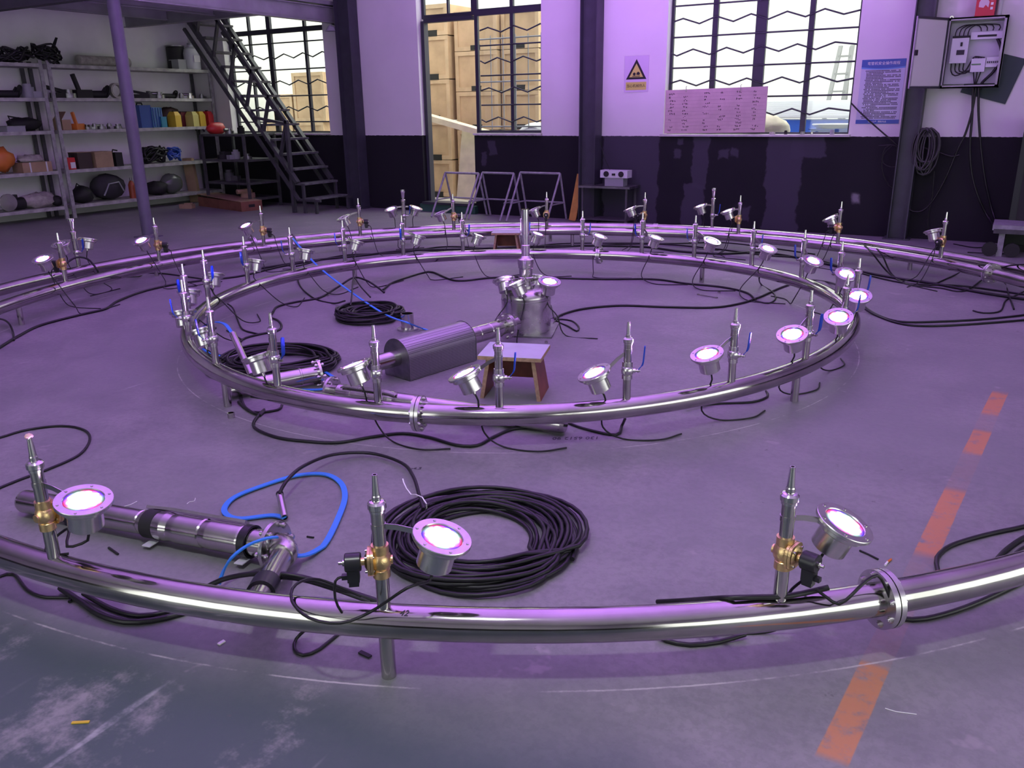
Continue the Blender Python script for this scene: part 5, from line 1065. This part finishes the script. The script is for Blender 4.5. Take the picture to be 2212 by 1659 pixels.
dr_ = ob('door', MB().box((.30, 0, 0), (.60, .018, BH)), GB, eb, M=DM); ob('door_edge', MB().box((.30, .012, BH/2-.012), (.60, .012, .024)).box((.30, .012, -BH/2+.012), (.60, .012, .024)).box((.012, .012, 0), (.024, .012, BH)), DARKST, dr_); ob('lock', MB().box((.57, .02, .0), (.03, .03, .06)), BLK, dr_); ob('inner_sheet', MB().box((.30, .0105, 0), (.55, .002, BH-.06)), mk('door_inner', (.74, .73, .72), .5), dr_)
b1 = ob('main_breaker', MB().box((-.15, -.10, .03), (.18, .10, .28)), WHITEC, eb); ob('breaker_cap', MB().box((-.15, -.10, .185), (.185, .09, .022)), BLK, b1); ob('toggle', MB().box((-.135, -.155, .10), (.022, .012, .045)), BLK, b1); ob('name_plate', MB().box((-.135, -.152, .01), (.085, .004, .055)), INK, b1)
b2 = ob('terminal_block', MB().box((.12, -.08, .19), (.34, .06, .08)), WHITEC, eb); ob('terminal_row', MB().box((.12, -.112, .185), (.20, .01, .022)), BLK, b2)
b3 = ob('breaker', MB().box((.07, -.09, -.14), (.15, .07, .15)), WHITEC, eb); ob('strip', MB().box((.05, -.127, -.13), (.10, .004, .016)), mk('green_strip', (.12, .25, .12), .5), b3)
b4 = ob('breaker', MB().box((.22, -.09, -.11), (.14, .07, .11)), WHITEC, eb)
for k in range(6): ob('toggle', MB().box((.168+k*.021, -.13, -.11), (.012, .01, .02)), INK, b4)
for k in range(4):
    x = -.22+.045*k; ob('wire', MB().tube(smooth_path([(x, -.10, .19), (x+.01, -.09, .27), (x+.1, -.08, .315), (.02+.07*k, -.08, .30), (.05+.06*k, -.08, .24)], .03), .006, 6), BLK, eb); ob('wire', MB().tube(smooth_path([(x, -.10, -.11), (x+.01, -.11, -.2), (x+.06+.02*k, -.11, -.25+.02*k), (x+.16, -.10, -.2), (.01, -.09, -.05), (.04+.03*k, -.09, -.055)], .03), .007, 6), BLK, eb)
for k in range(3): ob('wire', MB().tube(smooth_path([(.03+.04*k, -.09, -.21), (.05+.02*k, -.09, -.30), (.07, -.08, -.40)], .03), .007, 6), BLK, eb)
ob('feed_cable', MB().tube(smooth_path([(.23, -.08, .15), (.28, -.10, .05), (.30, -.11, -.08), (.24, -.11, -.22), (.14, -.09, -.34), (.13, -.08, -.42)], .03), .016, 8), RUBBER, eb)
for x, z in ((-.29, .43), (.27, .41)): ob('lug', MB().lathe([(.012, -.004), (.022, -.004), (.022, .004), (.012, .004)], 12, Matrix.Translation((x, -.03, z-.02)) @ XY, closed=True), STEEL, eb)
rb = thing('red_carton', 'red printed carton standing on top of the electrical box', 'carton', (-.60, YB-.11, 2.642)); rd = mk('red_carton_print', (.52, .03, .05), .5)
ob('body', MB().box((0, 0, .15), (.20, .14, .30)), rd, rb); ob('printed_patch', MB().prism([(-.07, .10), (-.02, .09), (.0, .12), (.03, .09), (.035, .15), (.01, .19), (.0, .23), (-.04, .235), (-.05, .19), (-.07, .15)], .0705, .0712, XY), mk('pale_print', (.62, .50, .55), .5), rb)
m = MB()
for k in range(4): m.box((.065, -.0712, .08+.05*k), (.026, .001, .028)).box((.065, -.0716, .08+.05*k), (.012, .001, .012))
ob('printed_marks', m, WHITEP, rb)['kind'] = 'stuff'
one('conduit', MB().tube([(-.46, YB-.03, 2.64), (-.45, YB-.03, 4.2)], .028, 10), WHITEC, 'pale conduit rising from the electrical box', 'conduit')
one('rubber_mat', MB().box((0, 0, 0), (.52, .012, .52), Matrix.Rotation(.28, 4, 'Y')).box((0, -.008, 0), (.40, .004, .40), Matrix.Rotation(.28, 4, 'Y')), mk('dark_green_board', (.03, .05, .055), .6), 'dark tilted square board on the wall behind the electrical box', 'board', None, (-.42, YB-.012, 1.98))
# cables hanging from the box
def hang(label, pts, r): return one('hanging_cable', MB().tube(smooth_path(pts, .05), r, 8), RUBBER, label, 'cable', 'cables hanging from the electrical box')
q = lambda x, y, Y=11.98: tuple(bw(x, y, Y))
hang('black cable from the electrical box sweeping left to the wall foot', [q(2108, 190), q(2100, 240), q(2085, 290), q(2070, 320), q(2040, 390), q(2010, 440), q(1985, 458), q(1960, 450), q(1945, 420), q(1940, 380), q(1938, 320)], .013)
hang('black cable from the electrical box hanging to the bench, left one', [q(2102, 190), q(2100, 250), q(2095, 320), q(2100, 380), q(2115, 430), q(2135, 470), q(2158, 498, 11.7)], .014)
hang('black cable from the electrical box hanging to the bench, right one', [q(2114, 190), q(2114, 250), q(2120, 330), q(2130, 400), q(2145, 460), q(2160, 500, 11.7)], .014)
hang('thin grey cable curving from the wall coil to the hanging cables', [q(1985, 295), q(1995, 318), q(2030, 330), q(2055, 338), q(2072, 335)], .011)
hang('black cable running from the window corner down to the wall', [q(1838, 222), q(1860, 245), q(1890, 272), q(1920, 298), q(1938, 314)], .010)
hang('thin cable loop hanging on the wall left of the coil', [q(1898, 315), q(1935, 315), q(1945, 340), q(1935, 360), q(1915, 358), q(1905, 345), q(1912, 320), q(1930, 312), q(1908, 335), q(1906, 370), q(1920, 400), q(1940, 410)], .006)
hang('thin cable dropping from the wall coil to the floor', [q(2018, 370), q(2014, 420), q(2005, 470), q(2006, 505)], .007)
m = MB(); rn = random.Random(4); c0 = q(2000, 330, 11.95)
for k in range(14):
    w_, h_ = rn.uniform(.05, .14), .25+.06*rn.uniform(-1, .6); ox = rn.uniform(-.05, .04)
    m.tube([(c0[0]+ox+w_*math.cos(a), 11.95-.008*k+.01, c0[2]+.04+(.25-h_)+h_*math.sin(a)+rn.uniform(-.01, .01)) for a in [i*2*PI/24 for i in range(24)]], .010, 6, True)
cw = thing('wall_coil', 'coil of dark cable hung on a wall hook by the steel column', 'cable coil', (c0[0], 11.95, c0[2])); ob('coil', m, mk('dusty_black_cable', (.05, .05, .052), .6), cw, M=Matrix.Translation((-c0[0], -11.95, -c0[2]))); ob('hook', MB().tube([(0, .14, .24), (0, -.11, .24), (0, -.12, .27)], .010, 6), DARKST, cw)
# bench and dark machine at the right edge
bn = thing('low_bench', 'low grey steel bench at the right picture edge', 'bench', (-.02, 11.25, 0)); 
ob('bench_top', MB().box((.25, 0, .33), (.75, .55, .06)), TRESTLE, bn); ob('rail', MB().box((.25, -.26, .29), (.72, .04, .05)), RACK, bn)
for x in (-.02, .5): ob('leg', MB().box((x, -.2, .15), (.06, .06, .3)), TRESTLE, bn); ob('leg', MB().box((x, .2, .15), (.06, .06, .3)), TRESTLE, bn)
for x in (-.12, .1): ob('wheel', MB().lathe([(0, -.02), (.08, -.02), (.08, .02), (0, .02)], 18, Matrix.Translation((x, -.24, .08)) @ XY), BLK, bn)
mc = thing('dark_machine', 'dark green machine cabinet at the right picture edge', 'machine', (.28, 11.75, 0))
ob('cabinet', MB().box((0, 0, .75), (.56, .5, 1.5)), mk('dark_green_paint', (.012, .02, .014), .5), mc); ob('panel', MB().box((-.05, -.252, .8), (.32, .01, .9)), BLK, mc); ob('plinth', MB().box((0, 0, .04), (.6, .54, .08)), BLK, mc)

# ---------------------------------------------------------------- crates and things in the store behind
def crate(x, y, z, w, d, h, label, slots=1):
    t = thing('plywood_crate', label, 'crate', (x, y, z), 0, 'plywood crates in the store')
    ob('box', MB().box((0, 0, h/2), (w-.03, d-.03, h-.01)), PLY, t)
    b = .075
    for zz_ in (b/2, h-b/2): ob('batten', MB().box((0, -d/2+.004, zz_), (w, .024, b)), PLYB, t)
    for xx in (-w/2+b/2, w/2-b/2): ob('batten', MB().box((xx, -d/2+.005, h/2), (b, .022, h-2*b)), PLYB, t)
    if slots == 1: ob('handle_slot', MB().box((0, -d/2-.004, .05), (.22, .012, .09)), BLK, t)
    if slots == 2: ob('handle_slot', MB().box((-.05, -d/2-.009, .04), (w*.62, .012, .11)), BLK, t)
cy = 14.6
# tall stack seen through the doorway and the window beside it
ST = [(-10.25, 1.0, 0), (-9.2, .95, 1), (-8.3, .80, 2)]
desc = ('left stack behind the doorway', 'middle stack behind the doorway', 'right stack behind the barred window')
for (x, w, j) in ST:
    z = .02; hs = (.72, .74, .76, .78, .55) if j == 0 else (.62, .66, .70, .72, .70)
    for k, h in enumerate(hs): crate(x, cy+.12*j, z, w, .9, h, 'plywood crate, %s from the floor in the %s' % (ORD[k], desc[j]), 2 if j == 0 else 1); z += h+.01
for i, (x, z, w, h) in enumerate(((-15.05, .02, .9, .75), (-14.1, .02, .9, .75), (-15.05, .78, .9, .70), (-14.1, .78, .9, .70), (-14.85, 1.49, .60, .60), (-14.02, 1.49, .95, 1.05))):
    crate(x, 15.2, z, w, .9, h, 'plywood crate seen through the stair window, '+('lower left', 'lower right', 'middle left', 'middle right', 'top left', 'top right')[i], 0)
one('long_plank', MB().bar((-10.9, 13.45, 1.83), (-7.3, 13.35, 1.02), .10, .26, (0, 1, 0)), PLYP, 'long pale plank sloping across behind the doorway', 'plank')
one('plywood_sheet', MB().box((0, 0, .65), (.62, .02, 1.30), Matrix.Rotation(-.12, 4, 'X') @ Matrix.Rotation(.06, 4, 'Y')), PLYP, 'plywood sheet leaning against the crates behind the doorway', 'sheet', None, (-8.95, 13.55, .04))
fr_ = thing('wire_cage', 'wire cage frame standing behind the barred window', 'cage', (-8.1, 13.2, 0))
for k in range(7): ob('cage_wire', MB().tube([(k*.25-.35, 0, .2), (k*.25-.35, 0, 2.9)], .009, 5), GREYP, fr_)
for z in (.9, 1.4, 2.15, 2.85): ob('cage_rail', MB().tube([(-.35, 0, z), (1.15, 0, z)], .014, 5), GREYP, fr_)
one('round_lid', MB().ball((0, 0, 0), (.42, .3, .34), 20, 10), WHITEC, 'pale round lid seen at the bottom of the barred window', 'lid', None, (-7.4, 13.4, 1.13))
one('store_block', MB().box((0, 0, .52), (.9, .5, 1.04)).box((0, 0, 1.06), (.94, .54, .04)), WHITEC, 'pale cabinet under the round lid in the store', 'cabinet', None, (-7.4, 13.5, 0))
# blue covered table, cloth and ladder seen through the right window
bt = thing('blue_worktable', 'blue steel worktable with a white plank cover behind the right window', 'table', (-3.2, 14.75, 0), -.26)
ob('frame', MB().box((0, 0, 1.36), (2.9, 1.0, .20)), BRBLUE, bt)
for x in (-1.15, 1.15):
    for y in (-.42, .42): ob('leg', MB().box((x, y, .64), (.08, .08, 1.28)), BRBLUE, bt)
for k in range(9): ob('cover_plank', MB().box((0, -.48+.14*k, 1.50+.030*k), (3.0, .128, .03), Matrix.Rotation(.0, 4, 'X')), WHITEC, bt)
one('dust_sheet', MB().ball((0, 0, 0), (.34, .24, .22), 16, 10, .10, 31), mk('cream_cloth', (.62, .56, .44), .9, bump=.5, bscale=14), 'cream dust sheet heaped behind the right window', 'cloth', None, (-3.35, 13.2, 1.33))
one('sawhorse_top', MB().box((0, 0, .54), (.9, .5, 1.08)).box((0, 0, 1.09), (.95, .55, .03)), WHITEC, 'pale cabinet carrying the dust sheet in the store', 'cabinet', None, (-3.3, 13.2, 0))
one('enamel_tray', MB().lathe([(0, 0), (.26, 0), (.33, .05), (.33, .06), (0, .045)], 24), WHITEC, 'pale enamel tray behind the right window', 'tray', None, (-2.35, 13.2, 1.36))
one('tray_stand', MB().box((0, 0, .67), (.6, .45, 1.34)).box((0, 0, 1.35), (.66, .5, .02)), BRBLUE, 'blue cabinet under the enamel tray in the store', 'cabinet', None, (-2.35, 13.2, 0))
ld = thing('step_ladder', 'aluminium ladder leaning in the store behind the right window', 'ladder', (-3.08, 15.4, 0))
for x in (0, .34): ob('rail', MB().bar((x, -.25, 0), (x*.55+.22, .35, 2.62), .07, .03), ALU, ld)
for k in range(9): f_ = (k+.8)/9.4; ob('rung', MB().bar((f_*.22, -.25+.6*f_, 2.62*f_), (.34+f_*(.187+.22-.34), -.25+.6*f_, 2.62*f_), .05, .03), ALU, ld)
for x in (.36, .62): ob('rear_rail', MB().bar((x, .6, 0), (x*.5+.2, .37, 2.6), .05, .03), ALU, ld)
# lamp fixture on the roof near the gateway and the wall lamp by the column
hb = thing('high_bay_lamp', 'rectangular neutral hall lamp under the roof near the gateway', 'lamp', (-.9, .3, 4.46))
ob('housing', MB().box((0, 0, .06), (.42, .32, .08)), GREYP, hb); ob('rod', MB().cyl((0, 0, .1), (0, 0, .40), .012, 8), STEEL, hb)
wl = thing('wall_lamp', 'small grey bracket lamp on the wall left of the stair column', 'lamp', (-10.62, YB-.02, 3.02)); ob('arm', MB().tube([(0, 0, .1), (0, -.2, .12)], .012, 6), DULL, wl); ob('shade', MB().lathe([(.11, 0), (.06, .07), (.02, .10), (0, .10)], 16, Matrix.Translation((0, -.22, .0))), GREYP, wl)

# pencilled figures left on the floor
FLR = bpy.data.objects['floor']
for txt, x, y, sz, rz in (('130 6512 90', 1245, 946, .05, PI), ('p4.5', 897, 1012, .035, 0)):
    g = fl(x, y, .0008); ob('pencil_mark', text_mesh(txt, sz, shear=.2), INK, FLR, M=Matrix.Translation(g) @ Matrix.Rotation(YAW+rz, 4, 'Z'))
